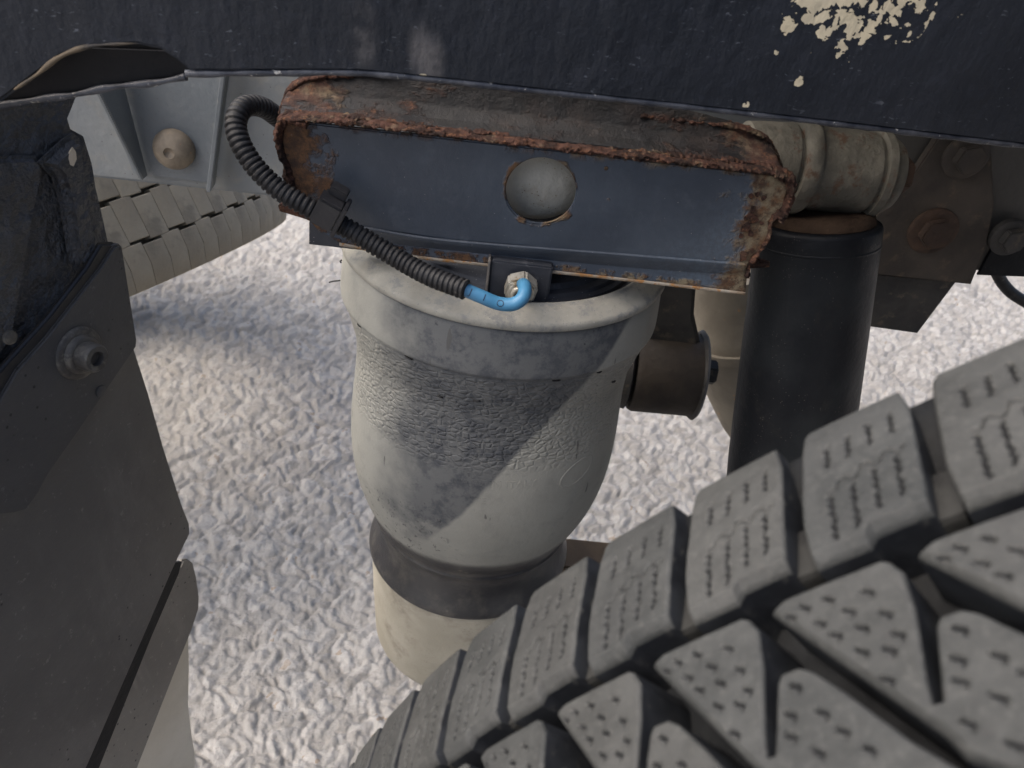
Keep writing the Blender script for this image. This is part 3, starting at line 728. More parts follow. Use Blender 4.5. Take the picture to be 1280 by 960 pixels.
# the inner channel rising behind it
bk0 = [hitY(x, y, YB+.006) for x, y in ((352, 150), (400, 146), (540, 160), (660, 175), (800, 190), (900, 203), (976, 215))]
bk1 = [hitY(x, y, YB+.016) for x, y in ((352, 138), (400, 135), (540, 150), (660, 161), (800, 178), (900, 192), (972, 205))]
bk2 = [hitY(x, y, YB+.024) for x, y in ((358, 122), (402, 118), (540, 134), (660, 146), (800, 163), (900, 177), (967, 192))]
bk3 = [hitY(x, y, YB+.030) for x, y in ((368, 104), (404, 94), (540, 92), (660, 104), (800, 126), (900, 148), (960, 175))]
strip_rows('inner_channel', [bk0, bk1, bk2, bk3], .003, M_BK, brkt, 8, noise=.0009, seed=12)
crust('inner_rim', [hitY(x, y, YB+.030) for x, y in ((352, 142), (360, 118), (374, 103), (404, 94), (500, 90))], .004, .0018, 21, M_RUSTFINE, 160, 12, .3)
crust('inner_rim', [hitY(x, y, YB+.030) for x, y in ((800, 142), (880, 152), (930, 160), (956, 172), (970, 192), (976, 210))], .004, .0014, 22, M_RUST, 160, 14, .4)
# dark rubbing plate and rust tongue that show under the left end, and the tongue at the right
plate('lower_plate', [hitY(x, y, YB+.02) for x, y in ((386, 278), (470, 288), (560, 300), (560, 326), (475, 316), (386, 306))], (0, -1, .1), .004, M_BLOCKP, brkt, .001)
tg = [hitY(x, y, YB+.025) for x, y in ((347, 258), (356, 253), (372, 256), (400, 262), (400, 284), (382, 275), (356, 267), (349, 265))]
plate('rust_tongue', tg, (0, -1, 0), .006, M_RUSTFINE, brkt, .001)
tg = [hitY(x, y, YB+.02) for x, y in ((930, 322), (944, 316), (950, 325), (963, 329), (962, 335), (932, 337))]
plate('rust_tongue', tg, (0, -1, 0), .004, M_RUST, brkt, .001)
# top closing flange, so the bracket is a real channel
a0, a1 = hitY(380, 150, YB+.006), hitY(960, 213, YB+.006)
# cross tube seen through the round hole
ct = thing('cross_tube', 'pale dusty domed tube end seen through the round bracket hole', 'tube', hc+Vector((0, .04, -.04)))
cc = hc+Vector((-.001, .050, -.010))
plate('inner_web', [hitY(x, y, YB+.075) for x, y in ((410, 165), (930, 215), (925, 318), (560, 292), (420, 275))], (0, -1, 0), .003, M_BLOCKP, brkt, .0005)
lathe('tube_end', cc+Vector((0, -.034, .012)), Vector((0, 1, -.10)), [(0, .0001), (.0006, .007), (.0025, .0145), (.006, .021), (.011, .0270), (.018, .0315), (.024, .0330), (.028, .0330)], simple('dusty_dome', (.42, .395, .33), (.50, .475, .40), 26, .85, 0, .0008, 260, dust=(.34, .31, .25), dust_at=(.5, .7), specks=(.12, .07, .04)), ct, 72, cap=False)

# ================================================================== AIR LINE
line = thing('air_line', 'black corrugated hose with a bright blue air tube looping to the brass nut', 'air hose', hitY(410, 268, .46))
cp = [(372, 158, .535), (352, 150, .53), (330, 135, .515), (310, 132, .50), (298, 142, .487), (295, 160, .478), (303, 184, .470), (322, 212, .464), (350, 238, .460), (380, 256, .458), (405, 270, .458), (440, 289, .458), (490, 319, .452), (535, 344, .441), (582, 362, .430)]
cpts = [hitY(x, y, Y) for x, y, Y in cp]
path_len = spline(cpts, 50)[1]
PITCH = .0031
nrib = int(path_len/PITCH)
def conduit_r(s, L):
    f = (s % PITCH)/PITCH
    prof = .0057 if f < .60 else .0048
    if .54 < f < .60 or f > .97: prof = .0055
    return prof*(1.0 + .15*(1-s/L)*0)
tube('conduit', cpts, 0, M_CONDUIT, line, nrib*10, 28, conduit_r)
# bright blue tube
bt = [(574, 359, .4335), (582, 362.5, .433), (602, 371, .432), (622, 379, .432), (640, 380.5, .432), (652, 374, .434), (656, 364.5, .440), (655.5, 357.5, .450), (653, 355, .470)]
btp = [hitY(x, y, Y) for x, y, Y in bt]
blue = tube('blue_tube', btp, .0038, M_BLUE, line, 90, 24)
bp, _ = spline(btp, 200)
def glyph(txt, f, size):
    me = text_mesh(txt, size, 0)
    bq = bmesh.new(); bq.from_mesh(me); bmesh.ops.triangulate(bq, faces=bq.faces)
    for _ in range(3): bmesh.ops.subdivide_edges(bq, edges=[e for e in bq.edges if e.calc_length() > .0007], cuts=1, use_grid_fill=False); bmesh.ops.triangulate(bq, faces=bq.faces)
    bq.to_mesh(me); bq.free(); i = int(f*199); p = bp[i]; T = (bp[i+3]-bp[i-3]).normalized()
    vw = (Vector((0, 0, H))-p).normalized(); vw = (vw - T*vw.dot(T)).normalized(); up_ = vw.cross(T)
    V = []
    for v in me.vertices:
        x, y = v.co.x, v.co.y; ang = y/.0038
        V.append(p + T*x + (vw*cos(ang)+up_*sin(ang))*(.00387))
    return mesh_obj('printed_mark', V, [tuple(q.vertices) for q in me.polygons], M_PRINT, blue, False)
for txt, f in (('J', .10), ('I', .21), ('O', .35)): glyph(txt, f, .0056)
# square clip round the conduit
cd = (hitY(440, 289, .458)-hitY(380, 256, .458)).normalized(); co_ = hitY(409, 266, .452)
zax = cd; yax = Vector((0, 1, 0)); yax = (yax-zax*yax.dot(zax)).normalized(); xax = yax.cross(zax)
rm = Matrix((xax, yax, zax)).transposed()
clip = bm_obj('hose_clip', box_bm(co_+Vector((0, .003, 0)), .0160, .0150, .0138, rm, .0014), M_CLIP, line)
bm_obj('clip_rib', box_bm(co_+cd*.0075+Vector((0, .002, 0)), .0195, .0135, .0024, rm, .0006), M_CLIP, clip)
bm_obj('clip_lug', box_bm(co_+cd*.0005+xax*-.0100+Vector((0, .009, 0)), .005, .009, .010, rm, .0008), M_CLIP, clip)

# small black cable at the far right
cab = tube('cable', [hitY(x, y, .95) for x, y in ((1238, 320), (1248, 345), (1260, 362), (1276, 374), (1310, 392), (1350, 398))], .0065, M_CONDUIT, None, 40, 12)
props(cab, 'short black cable sagging under the rail at the right edge', 'cable')

# ================================================================== BODY PANEL ALONG THE TOP
pn = Vector((.137, -.99, 0)).normalized(); pp = Vector((0, .42, 0))
def hp(x, y, back=0): return hit(x, y, pp - pn*back, pn)
pbase = hp(640, 113)
panel = thing('body_panel', 'dark blue-black body panel with chipped paint patches across the top', 'body panel', pbase)
def m_panel():
    b = NB('scratched_blue_black_paint')
    c = b.mix(b.step(b.noise(9, 5, .6), .35, .7), (.010, .0125, .0175), (.018, .021, .0275))
    c = b.mix(b.math('MULTIPLY', b.step(b.noise(60, 7, .75), .48, .75), .5), c, (.034, .038, .050))
    # hair-fine pale nicks
    for sc_, rot in ((210, .4), (260, -.5), (180, 1.2)):
        s_ = b.noise(sc_, 2, .5, co=b.co('Object', (1, 1, 3.2), (rot, 0, rot*2), (0, rot, 0)), dist=.6)
        g_ = b.step(b.noise(50, 3), .46, .58)
        c = b.mix(b.math('MULTIPLY', b.math('MULTIPLY', b.step(s_, .70, .75), g_), .6), c, (.13, .14, .16))
    for px, py, r_ in ((455, 45, .012), (524, 62, .010), (540, 84, .012)):
        c = b.mix(b.math('MULTIPLY', b.math('MULTIPLY', b.step(b.dist(hp(px, py)-pbase, (1.6, 1, .7)), r_, r_*.2), .38), b.step(b.noise(60, 4), .3, .6)), c, (.20, .185, .175))
    # flaked patches down to the beige undercoat
    f = None
    for px, py, r_, thr in ((1075, -18, .032, .0), (1032, -2, .018, 0), (1140, -12, .026, 0), (988, 30, .006, .06), (1010, 8, .012, 0), (1082, 34, .010, .04), (1055, 56, .009, -.10), (1050, 20, .012, -.04), (1108, 12, .012, 0), (1030, 40, .008, -.1), (972, 62, .003, .1), (1048, 70, .003, .1), (933, 131, .0022, .3), (1000, 100, .004, .1), (530, 97, .0022, .3), (404, 93, .0016, .25)):
        p = hp(px, py)-pbase; d = b.dist(p, (1, 1, 1.0)); g_ = b.math('SUBTRACT', 1.0+thr, b.math('DIVIDE', d, r_)); f = g_ if f is None else b.math('MAXIMUM', f, g_)
    n = b.noise(210, 3, .5, dist=.4); n2 = b.noise(420, 3, .6)
    key = b.math('ADD', b.math('ADD', b.math('MULTIPLY', b.math('MINIMUM', f, .75), .36), n), b.math('MULTIPLY', n2, .12))
    chip = b.math('MULTIPLY', b.step(key, .768, .778), b.step(f, -.15, .02))
    c = b.mix(chip, c, b.mix(b.noise(50, 3), (.54, .46, .30), (.66, .58, .42)))
    h = b.math('SUBTRACT', b.noise(150, 6, .7), b.math('MULTIPLY', chip, 1.2))
    nr = b.bump(h, .0008); nr = b.bump(b.noise(26, 4, co=b.co('Object', (1.6, 1, .6))), .006, .5, nr)
    return b.out(c, b.mixf(chip, b.math('ADD', .46, b.math('MULTIPLY', b.noise(80, 5), .25)), .85), 0, nr, .32)
M_PANEL = m_panel()
po = [(-260, 150), (-100, 140), (0, 128), (40, 98), (75, 72), (110, 60), (172, 56), (200, 62), (222, 76), (238, 90), (330, 90), (450, 90), (560, 101), (660, 112), (858, 133), (1060, 156), (1280, 182), (1500, 208), (1500, -260), (-260, -260)]
plate('outer_skin', [hp(x, y) for x, y in po], pn, .004, M_PANEL, panel, .0014, seg=3)
# rolled hem along the bottom edge
M_HEM = simple('scuffed_hem', (.022, .025, .034), (.065, .068, .078), 120, .45, 0, .0006, 260, dust=(.42, .40, .36), dust_at=(.62, .68))
tube('hem', [hp(x, y-1, .002) for x, y in ((232, 93), (260, 93), (330, 92), (450, 92), (560, 102), (660, 113), (858, 134), (1060, 157), (1280, 183), (1500, 209))], .0016, M_HEM, panel, 260, 10, lambda s, L: .0015+.0003*sin(s*240)*sin(s*91))
# the torn bulge at the left: an inner lip, its shade painted in black, with a pale rim over it
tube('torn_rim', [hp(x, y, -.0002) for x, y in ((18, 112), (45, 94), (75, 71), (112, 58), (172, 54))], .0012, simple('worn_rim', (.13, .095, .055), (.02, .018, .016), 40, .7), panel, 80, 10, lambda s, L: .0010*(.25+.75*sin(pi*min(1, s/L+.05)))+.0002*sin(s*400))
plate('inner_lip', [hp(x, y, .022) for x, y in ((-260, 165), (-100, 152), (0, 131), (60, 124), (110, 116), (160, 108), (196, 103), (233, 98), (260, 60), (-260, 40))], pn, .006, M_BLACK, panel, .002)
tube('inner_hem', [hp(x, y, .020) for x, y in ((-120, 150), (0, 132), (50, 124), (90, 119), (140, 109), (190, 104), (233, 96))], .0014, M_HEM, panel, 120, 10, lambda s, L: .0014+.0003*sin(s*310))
# top return and stiffening flange
c0, c1 = hp(-240, -255, .004), hp(1490, -255, .004)

deck = thing('shade_deck', 'unseen dark deck sheet added above the frame to shade it', 'shading deck', W((.45, .8, .02)))
bm = box_bm(W((.52, .80, .035)), 1.10*S, .62*S, .03, None, .003)  # out of view; added to keep overhead light off frame and shock
bm_obj('deck_shade_sheet', bm, M_DARKSTEEL, deck)

blocker = thing('sky_blocker', 'unseen dark curved sheet added over the tyre to block sky light', 'light blocker', W((.439, .2, .10), 1))  # out of view; added to cut the sky light from the right
rows_ = []
for q in range(25):
    th = rad(14 - 84*q/24); rows_.append([(.439-.64*sin(th), y, .502+.64*cos(th)) for y in (-.14, .12, .36)])
V = [p for r in rows_ for p in r]; Fa = [(i*3+j, i*3+j+1, (i+1)*3+j+1, (i+1)*3+j) for i in range(24) for j in range(2)]
ao = mesh_obj('sky_block_sheet', V, Fa, M_DARKSTEEL, blocker); sm_ = ao.modifiers.new('thickness', 'SOLIDIFY'); sm_.thickness = .004

# ================================================================== MUDGUARD AT THE LEFT
mp = Vector((-.27, .42, -.3)); mn = Vector((.965, -.26, .04)).normalized()
def hm(x, y, back=0): return hit(x, y, mp - mn*back, mn)
mbase = hm(120, 900)
mud = thing('mudguard', 'black plastic mudguard with a bolted bracket and angular flap at the left edge', 'mudguard', mbase)
M_TEX = simple('grained_black_plastic', (.045, .045, .047), (.070, .069, .068), 22, .46, 0, .0055, 170, dust=(.065, .062, .058), dust_at=(.58, .8))
def m_flap(name, c1, c2):
    b = NB(name); c = b.mix(b.step(b.noise(9, 5, .6), .35, .68), c1, c2)
    c = b.mix(b.math('MULTIPLY', b.step(b.noise(16, 6, .7, co=b.co('Object', (1, 1, .35))), .5, .75), .35), c, tuple(x*1.55 for x in c2))
    sp = b.math('MULTIPLY', b.step(b.voro(150), .16, .08), b.step(b.noise(14, 3), .50, .60)); c = b.mix(sp, c, (.012, .012, .012))
    sc_ = b.step(b.noise(26, 3, .5, co=b.co('Object', (1, 1, .12), (0, 0, 0), (.5, 0, 0))), .66, .72); c = b.mix(b.math('MULTIPLY', sc_, .3), c, tuple(x*2.2 for x in c2))
    c = b.mix(b.math('MULTIPLY', b.step(b.noise(150, 5, .8), .60, .68), .5), c, tuple(x*1.9 for x in c2))
    return b.out(c, .58, 0, b.bump(b.noise(200, 5, .7), .0005), .4)
M_FLAP = m_flap('dusty_black_rubber_flap', (.088, .082, .076), (.130, .121, .110))
M_PLATE = m_flap('black_bracket_plastic', (.055, .053, .052), (.075, .072, .070))
M_STRIP = m_flap('dusty_flap_strip', (.16, .147, .13), (.215, .20, .175))
M_BEIGE3 = simple('pale_dusty_lining', (.50, .46, .38), (.58, .54, .46), 12, .75, 0, .0004, 200)
plate('rear_flap', [hm(x, y, .006) for x, y in ((150, 400), (168, 436), (186, 492), (205, 560), (228, 632), (237, 655), (237.5, 667), (231, 680), (214, 716), (180, 795), (108, 960), (60, 1070), (-160, 1070), (-160, 560))], mn, .004, M_FLAP, mud, .0008)
plate('flap_strip', [hm(x, y, .030) for x, y in ((226, 708), (229, 700), (235, 699), (242, 704), (246, 720), (249.5, 745), (249, 760), (240, 788), (226, 822), (170, 965), (120, 1080), (20, 1080), (90, 920), (190, 720))], mn, .004, M_STRIP, mud, .0012)
plate('gap_shade_plate', [hm(x, y, .0265) for x, y in ((214, 704), (227, 702), (224, 716), (190, 795), (124, 960), (76, 1080), (0, 1080), (90, 940))], mn, .003, M_BLACK, mud, .0004)  # black plate drawn for the shadow gap along the flap edge
plate('pale_lining', [hm(x, y, .052) for x, y in ((226, 780), (236, 790), (237, 830), (236, 880), (240, 915), (244, 940), (246, 1080), (60, 1080), (150, 960))], mn, .004, M_BEIGE3, mud, .001)
bp_ = plate('mounting_plate', [hm(x, y, -.004) for x, y in ((125, 336), (143, 308), (150, 305), (154, 309), (162, 360), (172, 424), (171, 434), (152, 462), (100, 538), (62, 592), (48, 618), (34, 637), (20, 641), (-160, 660), (-160, 640), (-60, 560), (0, 500), (22, 462), (60, 420))], mn, .005, M_PLATE, mud, .0012)
plate('plate_return', [hm(x, y, -.002) for x, y in ((126, 304), (143, 303), (152, 309), (60, 424), (24, 474), (0, 520), (-160, 650), (-160, 580), (0, 462), (60, 396), (108, 334))], (mn+Vector((0, 0, 0))), .004, M_CLIP, mud, .0018, seg=3)
# upper arm of grained plastic with its moulded creases
plate('support_arm', [hm(x, y, .012) for x, y in ((-160, 60), (-160, 640), (0, 520), (60, 440), (140, 345), (141, 300), (133, 262), (126, 232), (122, 205), (112, 172), (96, 163), (92, 150), (104, 120), (110, 60))], mn, .03, M_TEX, mud, .004, seg=3)
def ridge(name, pts, back, h, m):
    """raised moulding: polygon on the arm with a chamfered border"""
    return plate(name, [hm(x, y, back) for x, y in pts], mn, h, m, mud, h*.45, seg=3)
ridge('moulded_panel', [(57, 205), (88, 176), (100, 168), (108, 174), (112, 200), (120, 262), (128, 318), (108, 344), (96, 330), (86, 262), (76, 225)], .002, .010, M_TEX)
ridge('moulded_panel', [(-160, 200), (-40, 196), (50, 196), (58, 214), (48, 260), (36, 330), (20, 420), (-10, 470), (-160, 560)], .006, .006, M_TEX)
plate('paint_chip', [hm(x, y, -.0022+.004) for x, y in ((87, 190), (91, 184), (95, 190), (96, 199), (92, 208), (88, 206), (86, 198))], mn, .0006, simple('chip_beige', (.58, .48, .34), (.66, .56, .42), 40, .8), mud, 0)
# bolt with washer
pb = hm(97, 441, -.004); bn = (mn + Vector((.05, -.12, .05))).normalized()
M_MB = simple('dark_dusty_bolt', (.055, .050, .044), (.09, .083, .072), 70, .6, .25, .0005, 400, dust=(.13, .12, .10), dust_at=(.5, .66))
wsh = lathe('washer', pb, bn, [(-.002, .0150), (.0014, .0150), (.0028, .0138), (.0032, .0112), (.0050, .0105), (.0060, .0085), (.006, .004)], M_MB, mud, 48)
bh = lathe('bolt_head', pb+bn*.005, bn, [(0, .0080), (.0080, .0080), (.0092, .0070), (.0092, .0042), (.0062, .0038), (.0062, .0001)], M_MB, mud, 6 if False else 40)
for (x, y) in ((126, 489), (13, 422)):
    lathe('rivet', hm(x, y, -.0042), mn, [(-.001, .0036), (.0005, .0036), (.001, .0022), (.0011, .0001)], M_PLATE if x > 100 else M_MB, mud, 16)

# ================================================================== THE NEAR TYRE
def m_tread():
    b = NB('grey_tread_rubber'); oi = b.new('ShaderNodeObjectInfo')
    off = b.new('ShaderNodeVectorMath', operation='ADD'); b.L.new(b.tc.outputs['Object'], off.inputs[0]); b.L.new(oi.outputs['Random'], off.inputs[1])
    sc2 = b.new('ShaderNodeVectorMath', operation='ADD'); b.L.new(off.outputs[0], sc2.inputs[0]); b.L.new(oi.outputs['Location'], sc2.inputs[1]); co = sc2.outputs[0]
    geo = b.new('ShaderNodeNewGeometry')
    c = b.mix(b.step(b.noise(45, 5, .6, co), .35, .68), (.031, .033, .032), (.053, .055, .053))
    c = b.mix(b.math('MULTIPLY', b.step(b.noise(150, 6, .75, co), .48, .70), .45), c, (.072, .073, .069))
    c = b.mix(b.math('MULTIPLY', b.step(b.noise(260, 5, .8, co), .58, .66), .7), c, (.030, .030, .030))
    c = b.mix(b.math('MULTIPLY', b.step(b.noise(600, 3, .7, co), .55, .70), .3), c, (.095, .095, .088))
    c = b.mix(b.math('MULTIPLY', b.step(b.noise(22, 4, .6, co), .5, .66), .4), c, (.045, .046, .045))
    c = b.mix(b.math('MULTIPLY', oi.outputs['Random'], .22), c, (.075, .072, .064))
    at = b.new('ShaderNodeAttribute', attribute_name='depth'); c = b.mix(b.step(at.outputs['Fac'], .0003, .0010), c, (.020, .021, .023))  # shade inside the sipes put into the colour, by depth
    return b.out(c, .62, 0, b.bump(b.noise(320, 6, .7, co), .0005, 1, b.bump(b.noise(60, 3, .5, co), .001, .6)), .28)
M_TREAD = m_tread()
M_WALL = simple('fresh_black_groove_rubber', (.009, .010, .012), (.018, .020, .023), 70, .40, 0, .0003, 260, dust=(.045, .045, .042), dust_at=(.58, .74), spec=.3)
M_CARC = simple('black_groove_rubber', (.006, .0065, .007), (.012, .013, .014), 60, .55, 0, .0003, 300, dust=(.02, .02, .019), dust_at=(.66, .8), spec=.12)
M_TIE = simple('grey_groove_bar', (.018, .018, .018), (.034, .034, .032), 60, .75, 0, .0005, 300, spec=.12)
TC = Vector((.439, 0, -.468)); TO = Vector((TC.x, 0, TC.z+H)); PD = 360/98
tyre = thing('chunky_tyre', 'big truck drive tyre with chunky siped tread in the lower right foreground', 'tyre', Vector((TC.x, .045, 0)))
def Rc(y): d = abs(y-.045); return .5 - (0 if d < .075 else .0022*((d-.075)/.026)**2)
DEP = .0125
tp = [(.285, -.055), (.32, -.072), (.38, -.085), (.44, -.082), (.468, -.070), (.478, -.058), (.4815, -.045), (.4815, .045), (.4815, .116), (.4880, .128), (.4925, .138), (.4925, .1445), (.484, .151), (.468, .160), (.44, .172), (.38, .175), (.32, .162), (.285, .145)]
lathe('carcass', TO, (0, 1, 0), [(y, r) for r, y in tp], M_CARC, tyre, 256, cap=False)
lathe('rim', TO, (0, 1, 0), [(-.05, .286), (-.055, .278), (-.03, .27), (.0, .262), (.09, .262), (.12, .27), (.148, .278), (.143, .286)], M_DARKSTEEL, tyre, 96, cap=False)
def tri(x): return abs((x % 1)*2-1)*2-1
def seg_d(u, v, u0, v0, u1, v1):
    """distance of arrays (u,v) from a segment"""
    dx, dy = u1-u0, v1-v0; L2 = dx*dx+dy*dy; t = np.clip(((u-u0)*dx+(v-v0)*dy)/L2, 0, 1)
    return np.hypot(u-(u0+t*dx), v-(v0+t*dy))
def patch(lf, rf, y0, y1, walls, sip, step=.0005, cham=None, jog=0):
    """tread-block top as a fine grid between theta = lf(y) (larger) and rf(y); returns verts, faces. walls: subset of 'LRTB' (L larger theta, R smaller, T at y1, B at y0)"""
    nv = max(6, int(abs(y1-y0)/step)); wid = max(abs(lf(y)-rf(y)) for y in (y0, (y0+y1)/2, y1))*pi/180*.5; nu = max(6, int(wid/step))
    # denser near the borders
    fu = np.linspace(0, 1, nu+1); fv = np.linspace(0, 1, nv+1)
    Y = y0+(y1-y0)*fv; Lt = np.array([lf(y) for y in Y]); Rt = np.array([rf(y) for y in Y])
    TH = Lt[:, None]+(Rt-Lt)[:, None]*fu[None]; YY = np.repeat(Y[:, None], nu+1, 1)
    U = TH*pi/180*.5                                     # metres round the tyre
    d = np.full(TH.shape, 9.)
    ca = .9
    if 'L' in walls: d = np.minimum(d, np.abs(Lt[:, None]-TH)*pi/180*.5*ca)
    if 'R' in walls: d = np.minimum(d, np.abs(Rt[:, None]-TH)*pi/180*.5*ca)
    if 'T' in walls: d = np.minimum(d, np.abs(y1-YY))
    if 'B' in walls: d = np.minimum(d, np.abs(y0-YY))
    r = .0009; q = np.clip((r-d)/r, 0, 1); h = -r*(1-np.sqrt(1-q*q*.98))
    h = h - sip(U, YY)
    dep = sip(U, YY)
    for ch, dd in (('B', np.abs(y0-YY)), ('L', np.abs(Lt[:, None]-TH)*pi/180*.5*ca)):
        if cham and ch in cham: h = h - np.clip(cham[ch]-dd, 0, 1)*.8
    P = np.stack([U.ravel(), YY.ravel(), np.zeros(U.size)], 1); h = h + .00018*smooth_noise(P, 90, 3, 3).reshape(h.shape)
    if jog:
        tt = fu[None]*np.ones((nv+1, 1)); YY = YY + jog*np.clip((tt-.5)*14+.5, 0, 1)*((1-fv[:, None])**3)
    R = np.vectorize(Rc)(YY)+h; T = np.radians(TH)
    V = np.stack([-R*np.sin(T), YY, R*np.cos(T)], -1).reshape(-1, 3)
    W_ = nu+1; Fa = [(j*W_+i, j*W_+i+1, (j+1)*W_+i+1, (j+1)*W_+i) for j in range(nv) for i in range(nu)]
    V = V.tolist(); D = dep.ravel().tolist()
    def wall(ids, vec):
        b0 = len(V)
        for k_, i in enumerate(ids):
            p = np.array(V[i]); y = p[1]; th = math.atan2(-p[0], p[2]); rr = np.hypot(p[0], p[2]); 
            r2 = .4812 if y < .13 else .4835; y2 = y + vec[1]; th2 = th + vec[0]/.5
            V.append([-r2*sin(th2), y2, r2*cos(th2)]); D.append(0)
        for k_ in range(len(ids)-1): Fa.append((ids[k_], ids[k_+1], b0+k_+1, b0+k_))
    if 'L' in walls: wall([j*W_ for j in range(nv+1)], (.0006, 0))
    if 'R' in walls: wall([j*W_+nu for j in range(nv+1)], (-.0006, 0))
    if 'T' in walls: wall([nv*W_+i for i in range(nu+1)], (0, .0008))
    if 'B' in walls: wall([i for i in range(nu+1)], (0, -.0015))
    return V, Fa, D
def join(ps):
    V, Fa, D = [], [], []
    for v, f, d in ps:
        b0 = len(V); V += v; Fa += [tuple(i+b0 for i in q) for q in f]; D += d
    return V, Fa, D
def groove(d, w_, dp): return dp*np.clip(1-d/w_, 0, 1)**.5
# shoulder block; theta of block zero chosen from the photograph
sl = lambda y: 49.25+np.interp(y, [.108, .118, .1385, .1440, .1465], [1.08, 1.0, .42, .22, -.05])
sr = lambda y: 46.55+np.interp(y, [.108, .1385, .1465], [.75, .05, .08])
def sip_sh(U, Y):
    out = np.zeros_like(U)
    for i, f in enumerate((.22, .41, .60, .79)):
        for (ya, yb, ph) in ((.1315+.0006*i, .1375+.0006*i, 0), (.1115+.001*i, .1165+.0008*i, .3), (.1175+.001*i, .1225+.001*i, .7)):
            yc = np.clip(Y, ya, yb); th = np.radians(47.0+.0*yc+ (50.15-47.0)*(1-f) - (yc-.112)*26*.9 + .1)*.5
            zz = .00042*np.array(tri(yc/.0021+ph))
            d = np.hypot(U-(th+zz), (Y-yc)*1.0); dots = .55+.45*np.sin(Y*6.28/.00105)
            out = np.maximum(out, groove(d, .00052, .0022)*(.45+.55*dots))
    # long shallow zigzag line
    t = (np.degrees(U/.5)-47.0); ok = (t > .15) & (t < 2.35)
    yl = .1265+.0010*np.clip(2.4*tri(t*1.6)/1.2, -1, 1)*.9 + .0016*(1.2-t)
    out = np.maximum(out, groove(np.abs(Y-yl), .00042, .0011)*ok)
    return out
shoulder = patch(sl, sr, .1075, .1460, 'LRTB', sip_sh, cham={'B': .0030}, jog=.0022)
# arrow-shaped centre block (one block with a notch), theta measured on the block that starts at 48.1
wl = lambda y: np.interp(y, [.058, .0625, .067, .101, .103], [44.4, 45.15, 45.35, 48.05, 47.6])
wr1 = lambda y: np.interp(y, [.0715, .076, .0895, .098, .1015, .103], [45.28, 45.22, 44.85, 44.75, 44.95, 45.25])
w2l = lambda y: np.interp(y, [.0715, .085, .0868], [45.12, 44.62, 44.45])
w2r = lambda y: np.interp(y, [.058, .067, .079, .085, .0868], [41.35, 42.25, 43.2, 43.75, 44.05])
rs = random.Random(4); DASH = []
for (t_, y_) in ((47.6, .0985), (47.15, .0990), (46.6, .0985), (45.6, .0965), (46.9, .0945), (46.2, .0945), (45.5, .0915), (46.7, .0900), (46.0, .0895), (45.35, .0865), (46.25, .0852), (45.65, .0835), (45.9, .0790),
                 (44.2, .0830), (44.5, .0785), (43.8, .0770), (44.6, .0740), (43.5, .0725), (44.1, .0700), (44.8, .0670), (43.1, .0680), (43.6, .0640), (44.3, .0625), (42.8, .0620)):
    DASH.append((t_+rs.uniform(-.05, .05), y_+rs.uniform(-.0005, .0005)))
def sip_w(U, Y):
    out = np.zeros_like(U)
    for t_, y_ in DASH:
        u0 = radians_(t_)*.5
        out = np.maximum(out, groove(seg_d(U, Y, u0+.0009, y_+.0006, u0-.0009, y_-.0006), .00045, .0016))
        out = np.maximum(out, groove(seg_d(U, Y, u0-.0009, y_-.0006, u0-.0004, y_-.0014), .00040, .0010))
    return out
radians_ = math.radians
wedge = join([patch(wl, wr1, .0715, .1025, 'LRT', sip_w, cham={'L': .0018}), patch(w2l, w2r, .0715, .0868, 'LRT', sip_w),
              patch(wl, w2r, .0580, .0715, 'LRB', sip_w, cham={'L': .0018})])
def mirror(B):
    V, Fa, D = B; return [[v[0], .09-v[1], v[2]] for v in V], [tuple(reversed(q)) for q in Fa], D
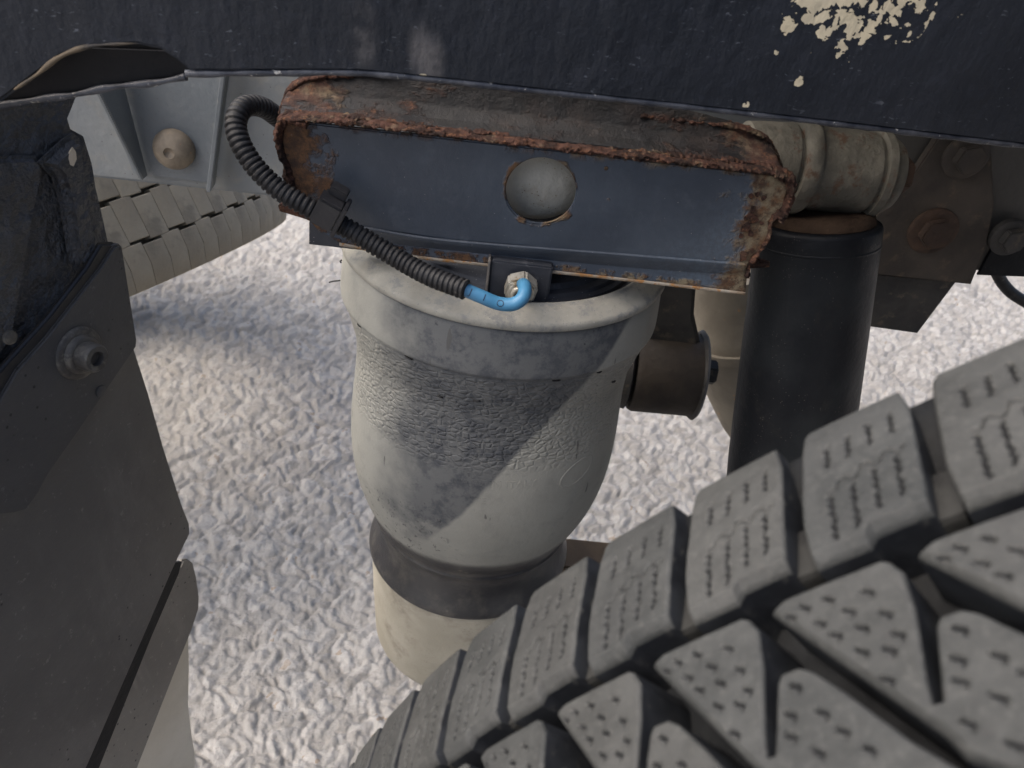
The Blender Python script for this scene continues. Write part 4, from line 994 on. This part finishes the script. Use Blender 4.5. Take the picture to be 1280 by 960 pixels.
def block_mesh(B, name='tread_block', m=M_TREAD):
    V, Fa, D = B; o_ = Vector((0, .045, 0))
    me = bpy.data.meshes.new(name); me.from_pydata([(v[0], v[1]-.045, v[2]) for v in V], [], Fa); me.update()
    bm = bmesh.new(); bm.from_mesh(me); bmesh.ops.recalc_face_normals(bm, faces=bm.faces)
    f = max(bm.faces, key=lambda q: q.calc_center_median().length)
    if f.normal.dot(f.calc_center_median()) < 0: bmesh.ops.reverse_faces(bm, faces=bm.faces)
    bm.to_mesh(me); bm.free()
    me.polygons.foreach_set('use_smooth', [True]*len(me.polygons)); me.set_sharp_from_angle(angle=rad(60))
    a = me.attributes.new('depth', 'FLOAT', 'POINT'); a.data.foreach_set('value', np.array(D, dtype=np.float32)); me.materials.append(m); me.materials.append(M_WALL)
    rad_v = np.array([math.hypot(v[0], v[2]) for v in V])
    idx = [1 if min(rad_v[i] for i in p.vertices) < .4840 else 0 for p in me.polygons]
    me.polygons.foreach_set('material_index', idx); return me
TLOC = Vector((0, 0, TC.z+H))
def ring_of(me, name, ks, off=0):
    for k_ in ks:
        o = bpy.data.objects.new(name, me); C.objects.link(o); o.parent = tyre; o.location = TLOC; o.rotation_euler = (0, -rad(k_*PD+off), 0)
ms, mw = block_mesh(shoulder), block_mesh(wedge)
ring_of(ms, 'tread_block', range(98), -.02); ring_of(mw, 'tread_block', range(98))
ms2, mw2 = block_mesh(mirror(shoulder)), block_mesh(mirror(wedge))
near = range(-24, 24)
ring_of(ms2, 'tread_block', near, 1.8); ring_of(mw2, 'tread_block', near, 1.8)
# raised bars tying the blocks together at the inner end of each shoulder gap
def bar():
    V, Fa = [], []; n = 6
    for rr, in ((.4945,), (.4810,)):
        for y in (.1095, .1100, .1225, .1240):
            for i in range(n+1):
                th = math.radians(46.1+.75*(.1385-y)/.03 + (1.35)*i/n - .1); R = rr-(.0016 if (y in (.1095, .1240) and rr > .49) else 0) - (.0015 if y > .12 and rr > .49 else 0)
                V.append((-R*sin(th), y-.045, R*cos(th)))
    w_ = n+1
    for j in range(3):
        for i in range(n): Fa.append((j*w_+i, j*w_+i+1, (j+1)*w_+i+1, (j+1)*w_+i))
    for i in range(n): Fa.append((i, i+1, 4*w_+i+1, 4*w_+i)); Fa.append((3*w_+i, 7*w_+i, 7*w_+i+1, 3*w_+i+1))
    me = bpy.data.meshes.new('tie_bar'); me.from_pydata(V, [], Fa); me.materials.append(M_TIE); return me
ring_of(bar(), 'tie_bar', range(-16, 24), -.02)
